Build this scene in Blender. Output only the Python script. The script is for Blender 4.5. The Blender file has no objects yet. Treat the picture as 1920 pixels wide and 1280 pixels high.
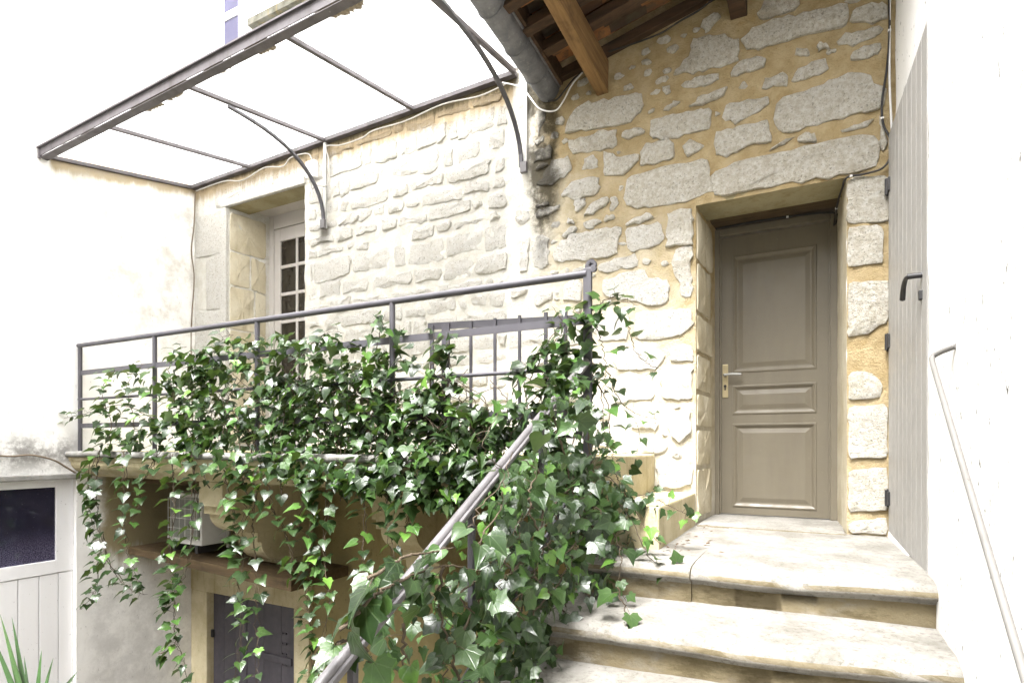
import bpy, bmesh, math, random
from mathutils import Vector, Matrix, noise as mn

random.seed(7)
S = bpy.context.scene
C = S.collection

# ------------------------------------------------------------------ camera, light, exposure
TH = math.radians(27.9)
F_PX, U0, HOR = 1078.0, 960.0, 832.0
cd = bpy.data.cameras.new("camera")
cam = bpy.data.objects.new("camera", cd)
C.objects.link(cam)
cam.location = (0, 0, 0)
cam.rotation_euler = (math.radians(90), 0, TH)
cd.sensor_width = 36
cd.sensor_fit = 'HORIZONTAL'
cd.lens = 36 * F_PX / 1920
cd.shift_y = (HOR - 640) / 1920
cd.clip_start = 0.02
cd.clip_end = 3000
S.camera = cam

SUN_EL, SUN_AZ = math.radians(62), math.radians(184)      # azimuth from +Y clockwise
sdir = Vector((math.sin(SUN_AZ) * math.cos(SUN_EL), math.cos(SUN_AZ) * math.cos(SUN_EL), math.sin(SUN_EL)))
w = bpy.data.worlds.new("World")
S.world = w
w.use_nodes = True
wt = w.node_tree
bg = wt.nodes["Background"]
sky = wt.nodes.new("ShaderNodeTexSky")
sky.sky_type = 'NISHITA'
sky.sun_disc = False
sky.sun_elevation = SUN_EL
sky.sun_rotation = SUN_AZ
sky.air_density = 1.0
sky.dust_density = 4.0
sky.ozone_density = 0.6
# an overcast sky: the blue of the clear sky is greyed out
hs = wt.nodes.new("ShaderNodeHueSaturation")
hs.inputs["Saturation"].default_value = 0.18
wt.links.new(sky.outputs[0], hs.inputs["Color"])
wt.links.new(hs.outputs[0], bg.inputs[0])
bg.inputs[1].default_value = 0.13
sl = bpy.data.lights.new("sun", 'SUN')
sl.energy = 1.5
sl.angle = math.radians(22)
sl.color = (1.0, 0.99, 0.975)
so = bpy.data.objects.new("sun", sl)
so.rotation_euler = sdir.to_track_quat('Z', 'Y').to_euler()
so.location = sdir * 20
C.objects.link(so)
S.view_settings.view_transform = 'Standard'
S.view_settings.look = 'None'
S.view_settings.gamma = 1
S.view_settings.use_curve_mapping = False
S.view_settings.exposure = 2.9
S.cycles.max_bounces = 8
S.cycles.diffuse_bounces = 3
S.cycles.use_denoising = True

# ------------------------------------------------------------------ pixel rays met with real planes
sT, cT = math.sin(TH), math.cos(TH)
def pY(u, v, Y):
    a = (u - U0) / F_PX
    t = Y / (cT + a * sT)
    return Vector((t * (-sT + a * cT), Y, (HOR - v) / F_PX * t))
def pX(u, v, X):
    a = (u - U0) / F_PX
    t = X / (-sT + a * cT)
    return Vector((X, t * (cT + a * sT), (HOR - v) / F_PX * t))
def depth(p):
    return -sT * p[0] + cT * p[1]

# ------------------------------------------------------------------ node helpers
class NT:
    def __init__(s, name):
        s.m = bpy.data.materials.new(name)
        s.m.use_nodes = True
        s.t = s.m.node_tree
        s.b = s.t.nodes["Principled BSDF"]
        s.out = s.t.nodes["Material Output"]
        s._pos = None
    def n(s, t, **k):
        x = s.t.nodes.new(t)
        for a, b in k.items():
            setattr(x, a, b)
        return x
    def put(s, sock, v):
        if isinstance(v, bpy.types.NodeSocket):
            s.t.links.new(v, sock)
        elif isinstance(v, (tuple, list)) and len(v) == 3 and sock.type == 'RGBA':
            sock.default_value = (*v, 1)
        else:
            sock.default_value = v
    def pos(s):
        if s._pos is None:
            g = s.n("ShaderNodeNewGeometry")
            s._pos = g.outputs["Position"]
        return s._pos
    def xyz(s):
        x = s.n("ShaderNodeSeparateXYZ")
        s.put(x.inputs[0], s.pos())
        return x.outputs
    def scaled(s, sc):
        m = s.n("ShaderNodeMapping")
        s.put(m.inputs[0], s.pos())
        m.inputs["Scale"].default_value = sc
        return m.outputs[0]
    def noise(s, scale, detail=4, rough=0.55, vec=None, dist=0):
        x = s.n("ShaderNodeTexNoise")
        s.put(x.inputs["Vector"], vec if vec is not None else s.pos())
        x.inputs["Scale"].default_value = scale
        x.inputs["Detail"].default_value = detail
        x.inputs["Roughness"].default_value = rough
        x.inputs["Distortion"].default_value = dist
        return x.outputs["Fac"]
    def mr(s, v, a, b, c=0.0, d=1.0, smooth=True):
        x = s.n("ShaderNodeMapRange")
        if smooth:
            x.interpolation_type = 'SMOOTHSTEP'
        s.put(x.inputs[0], v)
        for i, q in zip((1, 2, 3, 4), (a, b, c, d)):
            s.put(x.inputs[i], q)
        return x.outputs[0]
    def math(s, op, a, b=0.0):
        x = s.n("ShaderNodeMath", operation=op)
        s.put(x.inputs[0], a)
        s.put(x.inputs[1], b)
        return x.outputs[0]
    def mul(s, *v):
        r = v[0]
        for q in v[1:]:
            r = s.math('MULTIPLY', r, q)
        return r
    def mix(s, f, a, b):
        x = s.n("ShaderNodeMix", data_type='RGBA')
        s.put(x.inputs[0], f)
        s.put(x.inputs[6], a)
        s.put(x.inputs[7], b)
        return x.outputs[2]
    def bump(s, h, strength=0.5, dist=0.01, normal=None):
        x = s.n("ShaderNodeBump")
        s.put(x.inputs["Height"], h)
        x.inputs["Strength"].default_value = strength
        x.inputs["Distance"].default_value = dist
        if normal is not None:
            s.put(x.inputs["Normal"], normal)
        return x.outputs[0]
    def done(s, col=None, rough=None, normal=None, spec=None, metal=None):
        if col is not None: s.put(s.b.inputs["Base Color"], col)
        if rough is not None: s.put(s.b.inputs["Roughness"], rough)
        if normal is not None: s.put(s.b.inputs["Normal"], normal)
        if spec is not None: s.put(s.b.inputs["Specular IOR Level"], spec)
        if metal is not None: s.put(s.b.inputs["Metallic"], metal)
        return s.m

def house_stains(k, col):
    """Rain and soot marks of the stone front, each with a place and an outline of its own."""
    x, y, z = k.xyz()
    n1 = k.noise(5, 5, 0.65)
    st = k.noise(1.0, 5, 0.7, vec=k.scaled((22, 5, 1.6)))
    # ochre run-off under the canopy flashing
    band = k.mul(k.mr(z, 2.38, 2.78), k.mr(x, -1.95, -2.1), k.mr(z, 2.86, 2.82))
    f = k.mr(k.math('ADD', band, k.math('MULTIPLY', st, 0.8)), 0.78, 1.25)
    col = k.mix(k.mul(f, 0.75), col, (0.33, 0.22, 0.08))
    band2 = k.mul(k.mr(z, 2.60, 2.80), k.mr(x, -1.9, -2.05), k.mr(z, 2.86, 2.82))
    f = k.mr(k.math('ADD', band2, st), 0.95, 1.45)
    col = k.mix(k.mul(f, 0.85), col, (0.05, 0.042, 0.02))
    # black leak mark under the end of the zinc gutter
    xc = k.math('ABSOLUTE', k.math('ADD', k.math('ADD', x, 1.80), k.math('MULTIPLY', k.math('SUBTRACT', n1, 0.5), 0.28)))
    hx = k.mr(z, 1.15, 2.0, 0.0, 0.13)
    m = k.mul(k.mr(k.math('SUBTRACT', xc, hx), 0.06, -0.05), k.mr(z, 1.05, 1.75), k.mr(n1, 0.25, 0.5))
    col = k.mix(k.mul(m, 0.90), col, (0.028, 0.022, 0.010))
    # rust run under the first bracket foot
    xb = k.math('ABSOLUTE', k.math('ADD', x, 4.03))
    m = k.mul(k.mr(xb, 0.10, 0.02), k.mr(z, 1.75, 1.98), k.mr(z, 2.06, 2.0), 0.85)
    col = k.mix(m, col, (0.06, 0.045, 0.03))
    return col

def house_bare(k, lo=-1.75, hi=-0.55):
    """0 on the white-washed left half of the front, 1 where the ochre pointing was renewed."""
    x, y, z = k.xyz()
    n = k.noise(2.2, 4, 0.6)
    a = k.math('ADD', x, k.math('MULTIPLY', k.math('SUBTRACT', z, 1.45), 0.9))
    a = k.math('ADD', a, k.math('MULTIPLY', k.math('SUBTRACT', n, 0.5), 1.8))
    j = k.mr(x, -0.06, 0.06)                    # the door's right jamb was pointed anew all the way down
    return k.mul(k.math('MAXIMUM', k.mr(a, lo, hi), k.mul(j, k.mr(n, 0.3, 0.65, 0.35, 1.0))), k.mr(x, -2.0, -1.65))

def mat_stone(name, a, b, bare_a, bare_b, bump=0.8):
    k = NT(name)
    g = k.noise(40, 8, 0.75)
    big = k.noise(6, 4, 0.6)
    f = house_bare(k)
    obi = k.n("ShaderNodeObjectInfo").outputs["Random"]
    light = k.mix(k.mr(g, 0.35, 0.68), b, a)
    dark = k.mix(k.mr(g, 0.35, 0.66), bare_b, bare_a)
    c = k.mix(f, light, dark)
    c = k.mix(k.mul(k.mr(big, 0.48, 0.72), k.mr(obi, 0.2, 1.0, 0.05, 0.45), f), c, (0.34, 0.27, 0.15))
    pits = k.noise(75, 4, 0.6)
    c = k.mix(k.mul(k.mr(pits, 0.58, 0.66), 0.6), c, (0.24, 0.20, 0.12))
    cr = k.noise(13, 7, 0.75)
    c = k.mix(k.mul(k.mr(cr, 0.60, 0.67), 0.35), c, (0.36, 0.29, 0.17))
    c = house_stains(k, c)
    h = k.math('ADD', k.math('MULTIPLY', k.noise(17, 3, 0.6), 0.35), k.math('ADD', k.math('MULTIPLY', k.noise(48, 8, 0.8), 1.0), k.math('MULTIPLY', k.noise(110, 4, 0.7), 0.5)))
    return k.done(c, 0.92, k.bump(h, bump, 0.035), spec=0.15)

def mat_mortar():
    k = NT("lime_mortar")
    f = house_bare(k)
    f0 = house_bare(k, -3.2, -1.2)
    n = k.noise(9, 6, 0.65)
    g = k.noise(120, 3, 0.6)
    light = k.mix(k.mr(n, 0.35, 0.7), (0.66, 0.64, 0.575), (0.80, 0.79, 0.75))
    sand = k.mix(k.mr(n, 0.35, 0.7), (0.50, 0.43, 0.29), (0.64, 0.57, 0.43))
    och = k.mix(k.mr(n, 0.35, 0.66), (0.38, 0.285, 0.145), (0.50, 0.395, 0.235))
    c = k.mix(f, k.mix(f0, light, sand), och)
    c = k.mix(k.mul(k.mr(k.noise(5.5, 5, 0.7), 0.58, 0.68), f0, 0.6), c, (0.36, 0.25, 0.105))
    c = k.mix(k.mul(k.mr(g, 0.5, 0.7), 0.35), c, (0.50, 0.40, 0.22))
    c = house_stains(k, c)
    h = k.math('ADD', k.math('MULTIPLY', k.noise(34, 7, 0.75), 1.0), k.math('MULTIPLY', g, 0.4))
    return k.done(c, 0.95, k.bump(h, 0.8, 0.025), spec=0.1)

def mat_plaster(name, a, b, spots=0.5, stain=None, bump=0.25, speck=(0.20, 0.19, 0.17)):
    k = NT(name)
    n = k.noise(1.7, 6, 0.65)
    c = k.mix(k.mr(n, 0.42, 0.72), a, b)
    s1 = k.noise(19, 2, 0.5)
    s2 = k.noise(60, 3, 0.6, vec=k.scaled((1, 1, 0.45)))
    c = k.mix(k.mul(k.mr(s1, 0.52, 0.60), k.mr(s2, 0.63, 0.66), spots), c, speck)
    if stain:
        c = stain(k, c)
    h = k.math('ADD', k.noise(14, 6, 0.65), k.math('MULTIPLY', k.noise(90, 3, 0.6), 0.25))
    return k.done(c, 0.85, k.bump(h, bump, 0.02), spec=0.2)

def left_stain_and_shade(k, c):
    x, y, z = k.xyz()
    n = k.noise(4, 6, 0.7)
    st = k.noise(1, 5, 0.7, vec=k.scaled((3, 9, 1.3)))
    line = k.math('SUBTRACT', z, k.math('MULTIPLY', k.math('SUBTRACT', y, 2.54), 0.206))     # height of the canopy edge
    b1 = k.mul(k.mr(line, 2.25, 2.52), k.mr(line, 2.56, 2.52), k.mr(y, 2.5, 2.62))
    c = k.mix(k.mul(k.mr(k.math('ADD', b1, k.math('MULTIPLY', st, 0.8)), 0.72, 1.2), 0.85), c, (0.30, 0.22, 0.10))
    d = k.math('ADD', z, k.math('MULTIPLY', y, 1.15))
    diag = k.mul(k.mr(d, 4.35, 5.2), k.mr(y, 2.5, 2.8), k.mr(n, 0.38, 0.7), k.mr(z, 0.2, 1.2))
    c = k.mix(k.mul(diag, 0.55), c, (0.34, 0.31, 0.25))
    # black algae line on the ledge over the workshop window and along the foot of the railing
    e = k.mul(k.mr(z, -0.35, -0.10), k.mr(z, 0.16, -0.03), k.mr(y, 2.85, 2.7), k.mr(k.noise(6, 6, 0.75), 0.36, 0.62))
    c = k.mix(k.mul(e, 0.75), c, (0.10, 0.09, 0.08))
    # shade between balcony and shelf, painted into the wall as dark ochre
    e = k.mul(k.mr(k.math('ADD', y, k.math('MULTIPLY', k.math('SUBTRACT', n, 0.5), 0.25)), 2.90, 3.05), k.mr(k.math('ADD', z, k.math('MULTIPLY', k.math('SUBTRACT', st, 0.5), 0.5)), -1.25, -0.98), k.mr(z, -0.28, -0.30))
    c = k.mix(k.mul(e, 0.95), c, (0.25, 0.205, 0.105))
    # patchy grey tone low on the wall, towards the stone front
    e = k.mul(k.mr(z, -0.9, -1.5), k.mr(y, 2.8, 2.95), k.mr(n, 0.3, 0.62))
    c = k.mix(k.mul(e, 0.5), c, (0.42, 0.41, 0.40))
    return c

def cellar_stain(k, c):
    st = k.noise(1, 5, 0.7, vec=k.scaled((5, 5, 0.9)))
    c = k.mix(k.mul(k.mr(st, 0.5, 0.72), 0.6), c, (0.20, 0.15, 0.06))
    c = k.mix(k.mul(k.mr(k.noise(9, 5, 0.7), 0.6, 0.68), 0.6), c, (0.12, 0.09, 0.04))
    return c

def mat_step():
    k = NT("worn_limestone")
    n = k.noise(3.6, 8, 0.75)
    g = k.noise(48, 6, 0.75)
    geo = k.n("ShaderNodeNewGeometry")
    c = k.mix(k.mr(n, 0.38, 0.68), (0.275, 0.264, 0.24), (0.165, 0.155, 0.135))
    c = k.mix(k.mul(k.mr(g, 0.50, 0.66), 0.55), c, (0.09, 0.08, 0.062))
    # shade painted onto the risers, broken up with ochre and algae stains
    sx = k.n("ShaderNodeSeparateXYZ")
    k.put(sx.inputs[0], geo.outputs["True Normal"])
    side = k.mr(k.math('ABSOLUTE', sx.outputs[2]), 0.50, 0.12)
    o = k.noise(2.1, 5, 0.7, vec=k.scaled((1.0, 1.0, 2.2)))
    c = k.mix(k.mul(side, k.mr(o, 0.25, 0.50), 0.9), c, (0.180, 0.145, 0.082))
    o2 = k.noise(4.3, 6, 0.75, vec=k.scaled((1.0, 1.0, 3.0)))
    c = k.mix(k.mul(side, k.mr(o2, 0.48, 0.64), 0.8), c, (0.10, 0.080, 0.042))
    h = k.math('ADD', k.noise(18, 8, 0.7), k.math('MULTIPLY', g, 0.4))
    return k.done(c, 0.88, k.bump(h, 0.55, 0.02), spec=0.2)

def mat_dressed(name, a, b, algae=0.5):
    k = NT(name)
    n = k.noise(4, 6, 0.65)
    st = k.noise(1, 5, 0.7, vec=k.scaled((12, 12, 1.5)))
    c = k.mix(k.mr(n, 0.35, 0.68), a, b)
    c = k.mix(k.mul(k.mr(st, 0.52, 0.7), algae), c, (0.22, 0.165, 0.07))
    c = k.mix(k.mul(k.mr(k.noise(42, 4, 0.7), 0.58, 0.7), 0.4), c, (0.18, 0.14, 0.08))
    h = k.math('ADD', k.noise(22, 6, 0.7), k.math('MULTIPLY', k.noise(110, 3, 0.6), 0.4))
    return k.done(c, 0.9, k.bump(h, 0.45, 0.012), spec=0.15)

def mat_paint(name, a, b, rough=0.5, chips=None, bump=0.12, streak=(6, 6, 1.2), amt=0.5):
    k = NT(name)
    st = k.noise(1, 5, 0.65, vec=k.scaled(streak))
    c = k.mix(k.mul(k.mr(st, 0.42, 0.72), amt), a, b)
    if chips:
        c = k.mix(k.mr(k.noise(38, 5, 0.75), 0.66, 0.69), c, chips)
    h = k.math('ADD', k.noise(9, 4, 0.6), k.math('MULTIPLY', k.noise(160, 2, 0.5), 0.2))
    r = k.mr(k.noise(14, 4, 0.6), 0.3, 0.7, rough - 0.1, rough + 0.12)
    return k.done(c, r, k.bump(h, bump, 0.008))

def mat_wood(name, a, b, dark, axis, rough=0.75):
    k = NT(name)
    sc = [34, 34, 34]
    sc[axis] = 1.6
    gr = k.noise(1, 7, 0.7, vec=k.scaled(sc), dist=0.6)
    big = k.noise(5, 5, 0.65)
    c = k.mix(k.mr(gr, 0.35, 0.66), a, b)
    c = k.mix(k.mul(k.mr(big, 0.5, 0.72), 0.75), c, dark)
    return k.done(c, rough, k.bump(gr, 0.5, 0.008), spec=0.2)

def mat_leaf(name, cols, rough):
    k = NT(name)
    oi = k.n("ShaderNodeObjectInfo").outputs["Random"]
    at = k.n("ShaderNodeAttribute", attribute_name="tint").outputs["Fac"]
    gj = k.math('GREATER_THAN', at, 0.5)          # leaves joined into one mesh carry their own tint + 1
    own = k.math('MULTIPLY', k.math('POWER', oi, 1.35), 0.92)
    r = k.math('ADD', k.mul(gj, k.math('SUBTRACT', at, 1.0)), k.mul(k.math('SUBTRACT', 1.0, gj), own))
    cr = k.n("ShaderNodeValToRGB")
    e = cr.color_ramp.elements
    e[0].position, e[0].color = cols[0][0], (*cols[0][1], 1)
    e[1].position, e[1].color = cols[-1][0], (*cols[-1][1], 1)
    for p, q in cols[1:-1]:
        x = e.new(p)
        x.color = (*q, 1)
    k.put(cr.inputs[0], r)
    c = cr.outputs[0]
    # pale veins fanning from the stalk
    uv = k.n("ShaderNodeUVMap").outputs[0]
    sp = k.n("ShaderNodeSeparateXYZ")
    k.put(sp.inputs[0], uv)
    ux, uy = sp.outputs[0], sp.outputs[1]
    ax = k.math('ABSOLUTE', ux)
    d = k.math('ABSOLUTE', ux)
    for ang in (38, 78):
        ca, sa = math.cos(math.radians(ang)), math.sin(math.radians(ang))
        d = k.math('MINIMUM', d, k.math('ABSOLUTE', k.math('SUBTRACT', k.math('MULTIPLY', ax, ca), k.math('MULTIPLY', uy, sa))))
    vein = k.mr(d, 0.035, 0.008)
    c = k.mix(k.mul(vein, 0.22), c, (0.09, 0.14, 0.05))
    c = k.mix(k.mul(k.mr(k.noise(45, 3, 0.6), 0.45, 0.7), 0.4), c, (0.022, 0.045, 0.016))
    geo = k.n("ShaderNodeNewGeometry")
    c = k.mix(k.mul(geo.outputs["Backfacing"], 0.5), c, (0.085, 0.125, 0.045))
    k.done(c, rough, k.bump(k.math('ADD', k.math('MULTIPLY', vein, -0.6), k.noise(60, 3, 0.6)), 0.25, 0.004), spec=0.42)
    tr = k.n("ShaderNodeBsdfTranslucent")
    k.put(tr.inputs[0], k.mix(0.55, c, (0.20, 0.36, 0.03)))
    ms = k.n("ShaderNodeMixShader")
    ms.inputs[0].default_value = 0.10
    k.t.links.new(k.b.outputs[0], ms.inputs[1])
    k.t.links.new(tr.outputs[0], ms.inputs[2])
    k.t.links.new(ms.outputs[0], k.out.inputs[0])
    return k.m

def mat_sheet():
    k = NT("translucent_sheet")
    x, y, z = k.xyz()
    st = k.noise(1, 5, 0.7, vec=k.scaled((30, 2.2, 1)))
    big = k.noise(1.6, 4, 0.6)
    near = k.mr(y, 2.80, 2.55)
    patch = k.mr(k.noise(2.3, 3, 0.5, vec=k.scaled((1, 0.2, 0.2))), 0.40, 0.60)
    d = k.mr(k.math('ADD', k.math('MULTIPLY', near, k.mr(patch, 0, 1, 0.75, 1.35)), k.math('MULTIPLY', k.math('ADD', st, big), 0.75)), 1.44, 1.72)
    teeth = k.mr(k.math('SINE', k.math('MULTIPLY', x, 2 * math.pi / 0.032)), -0.5, 0.6)
    d = k.mul(d, k.math('MAXIMUM', teeth, k.mr(d, 0.75, 1.0)))
    sp = k.mul(k.mr(k.noise(30, 4, 0.7), 0.66, 0.72), k.mr(y, 3.3, 2.6), 0.9)
    d = k.math('MAXIMUM', d, sp)
    c = k.mix(k.mul(d, 0.99), (0.95, 0.95, 0.94), (0.022, 0.015, 0.005))
    tr = k.n("ShaderNodeBsdfTranslucent")
    k.put(tr.inputs[0], c)
    k.done(k.mix(k.mul(d, 0.8), (0.85, 0.85, 0.83), (0.028, 0.020, 0.009)), 0.6, spec=0.1)
    ms = k.n("ShaderNodeMixShader")
    ms.inputs[0].default_value = 0.72
    k.t.links.new(k.b.outputs[0], ms.inputs[1])
    k.t.links.new(tr.outputs[0], ms.inputs[2])
    k.t.links.new(ms.outputs[0], k.out.inputs[0])
    return k.m

def mat_zinc():
    k = NT("weathered_zinc")
    n = k.noise(7, 6, 0.7)
    c = k.mix(k.mr(n, 0.35, 0.7), (0.115, 0.118, 0.125), (0.20, 0.20, 0.21))
    c = k.mix(k.mul(k.mr(k.noise(34, 5, 0.7), 0.55, 0.7), 0.5), c, (0.30, 0.30, 0.29))
    return k.done(c, 0.6, k.bump(n, 0.15, 0.01), metal=0.25)

def mat_glass(name, tint, dusty=False):
    k = NT(name)
    n = k.noise(2.5, 4, 0.6)
    c = k.mix(k.mr(n, 0.4, 0.7), tint, tuple(min(1, q * 1.35 + 0.003) for q in tint))
    d = k.noise(70, 4, 0.75)
    c = k.mix(k.mul(k.mr(d, 0.64, 0.74), 0.35), c, (0.35, 0.34, 0.36))
    if dusty:
        z = k.xyz()[2]
        du = k.mul(k.mr(z, -0.70, -1.02), k.mr(k.noise(120, 3, 0.8), 0.40, 0.62))
        c = k.mix(k.mul(du, 0.6), c, (0.20, 0.18, 0.30))
    return k.done(c, 0.08, k.bump(k.noise(1.2, 2, 0.5), 0.05, 0.02), spec=0.5)

def mat_tile():
    k = NT("old_terracotta")
    oi = k.n("ShaderNodeObjectInfo").outputs["Random"]
    n = k.noise(12, 6, 0.7)
    a = k.mix(k.mr(oi, 0.35, 0.75), (0.075, 0.05, 0.035), (0.33, 0.15, 0.06))
    c = k.mix(k.mr(n, 0.42, 0.7), a, (0.09, 0.075, 0.05))
    return k.done(c, 0.9, k.bump(n, 0.5, 0.01), spec=0.1)

def mat_plain(name, c, rough=0.6, metal=0.0, var=0.3):
    k = NT(name)
    n = k.noise(22, 5, 0.65)
    col = k.mix(k.mul(k.mr(n, 0.4, 0.7), var), c, tuple(q * 0.45 for q in c))
    return k.done(col, rough, k.bump(n, 0.15, 0.004), metal=metal)

M = {}
M['stone'] = mat_stone("rubble_stone", (0.88, 0.865, 0.825), (0.76, 0.73, 0.665), (0.88, 0.85, 0.775), (0.62, 0.565, 0.45), 1.0)
M['mortar'] = mat_mortar()
M['white'] = mat_plaster("white_render", (0.86, 0.85, 0.83), (0.80, 0.79, 0.77), 0.95, speck=(0.07, 0.065, 0.06))
M['left'] = mat_plaster("stained_shaded_white_render", (0.86, 0.85, 0.83), (0.80, 0.79, 0.77), 0.4, left_stain_and_shade)
M['cellar'] = mat_plaster("ochre_cellar_render", (0.285, 0.238, 0.118), (0.21, 0.175, 0.085), 0.6, cellar_stain, 0.3, (0.10, 0.08, 0.05))
M['step'] = mat_step()
M['dressed'] = mat_dressed("dressed_limestone", (0.38, 0.338, 0.215), (0.275, 0.238, 0.135))
M['pale'] = mat_dressed("pale_dressed_limestone", (0.62, 0.57, 0.45), (0.50, 0.44, 0.31), 0.35)
M['corbel'] = mat_dressed("cream_corbel_stone", (0.56, 0.50, 0.345), (0.43, 0.37, 0.23), 0.45)
M['lip'] = mat_dressed("lichened_slab_edge", (0.30, 0.295, 0.28), (0.17, 0.165, 0.15), 0.1)
M['doorpaint'] = mat_paint("taupe_door_paint", (0.162, 0.141, 0.103), (0.138, 0.119, 0.086), 0.45, (0.24, 0.215, 0.165), 0.2, (5, 5, 0.8), 0.8)
M['shutter'] = mat_paint("grey_shutter_paint", (0.335, 0.325, 0.310), (0.29, 0.28, 0.268), 0.5)
M['winpaint'] = mat_paint("pale_grey_window_paint", (0.56, 0.53, 0.51), (0.48, 0.45, 0.43), 0.5)
M['whitewood'] = mat_paint("white_board_paint", (0.86, 0.855, 0.87), (0.79, 0.78, 0.81), 0.55, (0.35, 0.33, 0.32))
M['slate'] = mat_paint("dark_slate_paint", (0.055, 0.050, 0.062), (0.085, 0.078, 0.092), 0.55)
M['iron'] = mat_paint("lavender_grey_iron_paint", (0.066, 0.063, 0.073), (0.042, 0.040, 0.045), 0.45, (0.10, 0.085, 0.08))
M['rustiron'] = mat_paint("aged_brown_iron", (0.105, 0.094, 0.100), (0.055, 0.047, 0.046), 0.6, (0.22, 0.21, 0.20), amt=0.8)
M['rail'] = mat_paint("grey_handrail_paint", (0.115, 0.108, 0.112), (0.055, 0.050, 0.050), 0.45, (0.12, 0.10, 0.09), amt=0.8)
M['blackiron'] = mat_plain("black_iron", (0.022, 0.021, 0.022), 0.5)
M['brass'] = mat_plain("dull_brass_plate", (0.52, 0.44, 0.27), 0.4, 0.5)
M['zinc'] = mat_zinc()
M['sheet'] = mat_sheet()
M['glass'] = mat_glass("dark_window_glass", (0.022, 0.018, 0.014))
M['blueglass'] = mat_glass("blue_grey_window_glass", (0.016, 0.015, 0.030), True)
M['skyglass'] = mat_glass("sky_lit_window_glass", (0.075, 0.072, 0.13))
M['beam'] = mat_wood("orange_oak_beam", (0.25, 0.15, 0.062), (0.15, 0.085, 0.036), (0.07, 0.042, 0.022), 1)
M['rafter'] = mat_wood("dark_rafter_wood", (0.085, 0.05, 0.03), (0.05, 0.032, 0.02), (0.025, 0.018, 0.012), 0)
M['shelfwood'] = mat_wood("brown_shelf_wood", (0.125, 0.087, 0.048), (0.08, 0.056, 0.031), (0.04, 0.029, 0.018), 0)
M['tile'] = mat_tile()
M['cableblack'] = mat_plain("black_cable_sheath", (0.018, 0.016, 0.015), 0.55)
M['cablegrey'] = mat_plain("grey_cable_sheath", (0.42, 0.40, 0.37), 0.55)
M['cablebrown'] = mat_plain("brown_cable_sheath", (0.16, 0.12, 0.08), 0.6)
M['plastic'] = mat_plain("white_plastic", (0.74, 0.73, 0.71), 0.45, 0, 0.1)
M['acgrey'] = mat_plain("grey_grille_metal", (0.42, 0.42, 0.40), 0.45, 0.3)
M['acdark'] = mat_plain("dark_fins", (0.12, 0.13, 0.12), 0.6)
M['leaf'] = mat_leaf("ivy_leaf", [(0.0, (0.008, 0.018, 0.006)), (0.35, (0.019, 0.040, 0.012)), (0.65, (0.035, 0.070, 0.017)),
                                  (0.86, (0.045, 0.105, 0.020)), (0.985, (0.11, 0.22, 0.035)), (1.0, (0.07, 0.045, 0.018))], 0.30)
M['leafblade'] = mat_leaf("sword_leaf", [(0.0, (0.035, 0.09, 0.03)), (0.5, (0.05, 0.12, 0.04)), (1.0, (0.09, 0.17, 0.06))], 0.4)
M['stem'] = mat_plain("ivy_stem", (0.085, 0.062, 0.038), 0.8, 0, 0.6)
M['ground'] = mat_plain("courtyard_cobbles", (0.10, 0.09, 0.075), 0.9)

# ------------------------------------------------------------------ mesh helpers
def link(name, me, mat=None, parent=None):
    o = bpy.data.objects.new(name, me)
    C.objects.link(o)
    if mat is not None and not me.materials:
        me.materials.append(mat)
    if parent is not None:
        o.parent = parent
        p = parent
        off = Vector((0, 0, 0))
        while p is not None:
            off += p.location
            p = p.parent
        o.location = -off
    return o

def thing(name, label, cat, loc=(0, 0, 0), group=None, kind='thing'):
    o = bpy.data.objects.new(name, None)
    o.empty_display_size = 0.1
    C.objects.link(o)
    o.location = loc
    tag(o, label, cat, group, kind)
    return o

def tag(o, label=None, cat=None, group=None, kind=None):
    if label: o['label'] = label
    if cat: o['category'] = cat
    if group: o['group'] = group
    if kind: o['kind'] = kind
    return o

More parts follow.
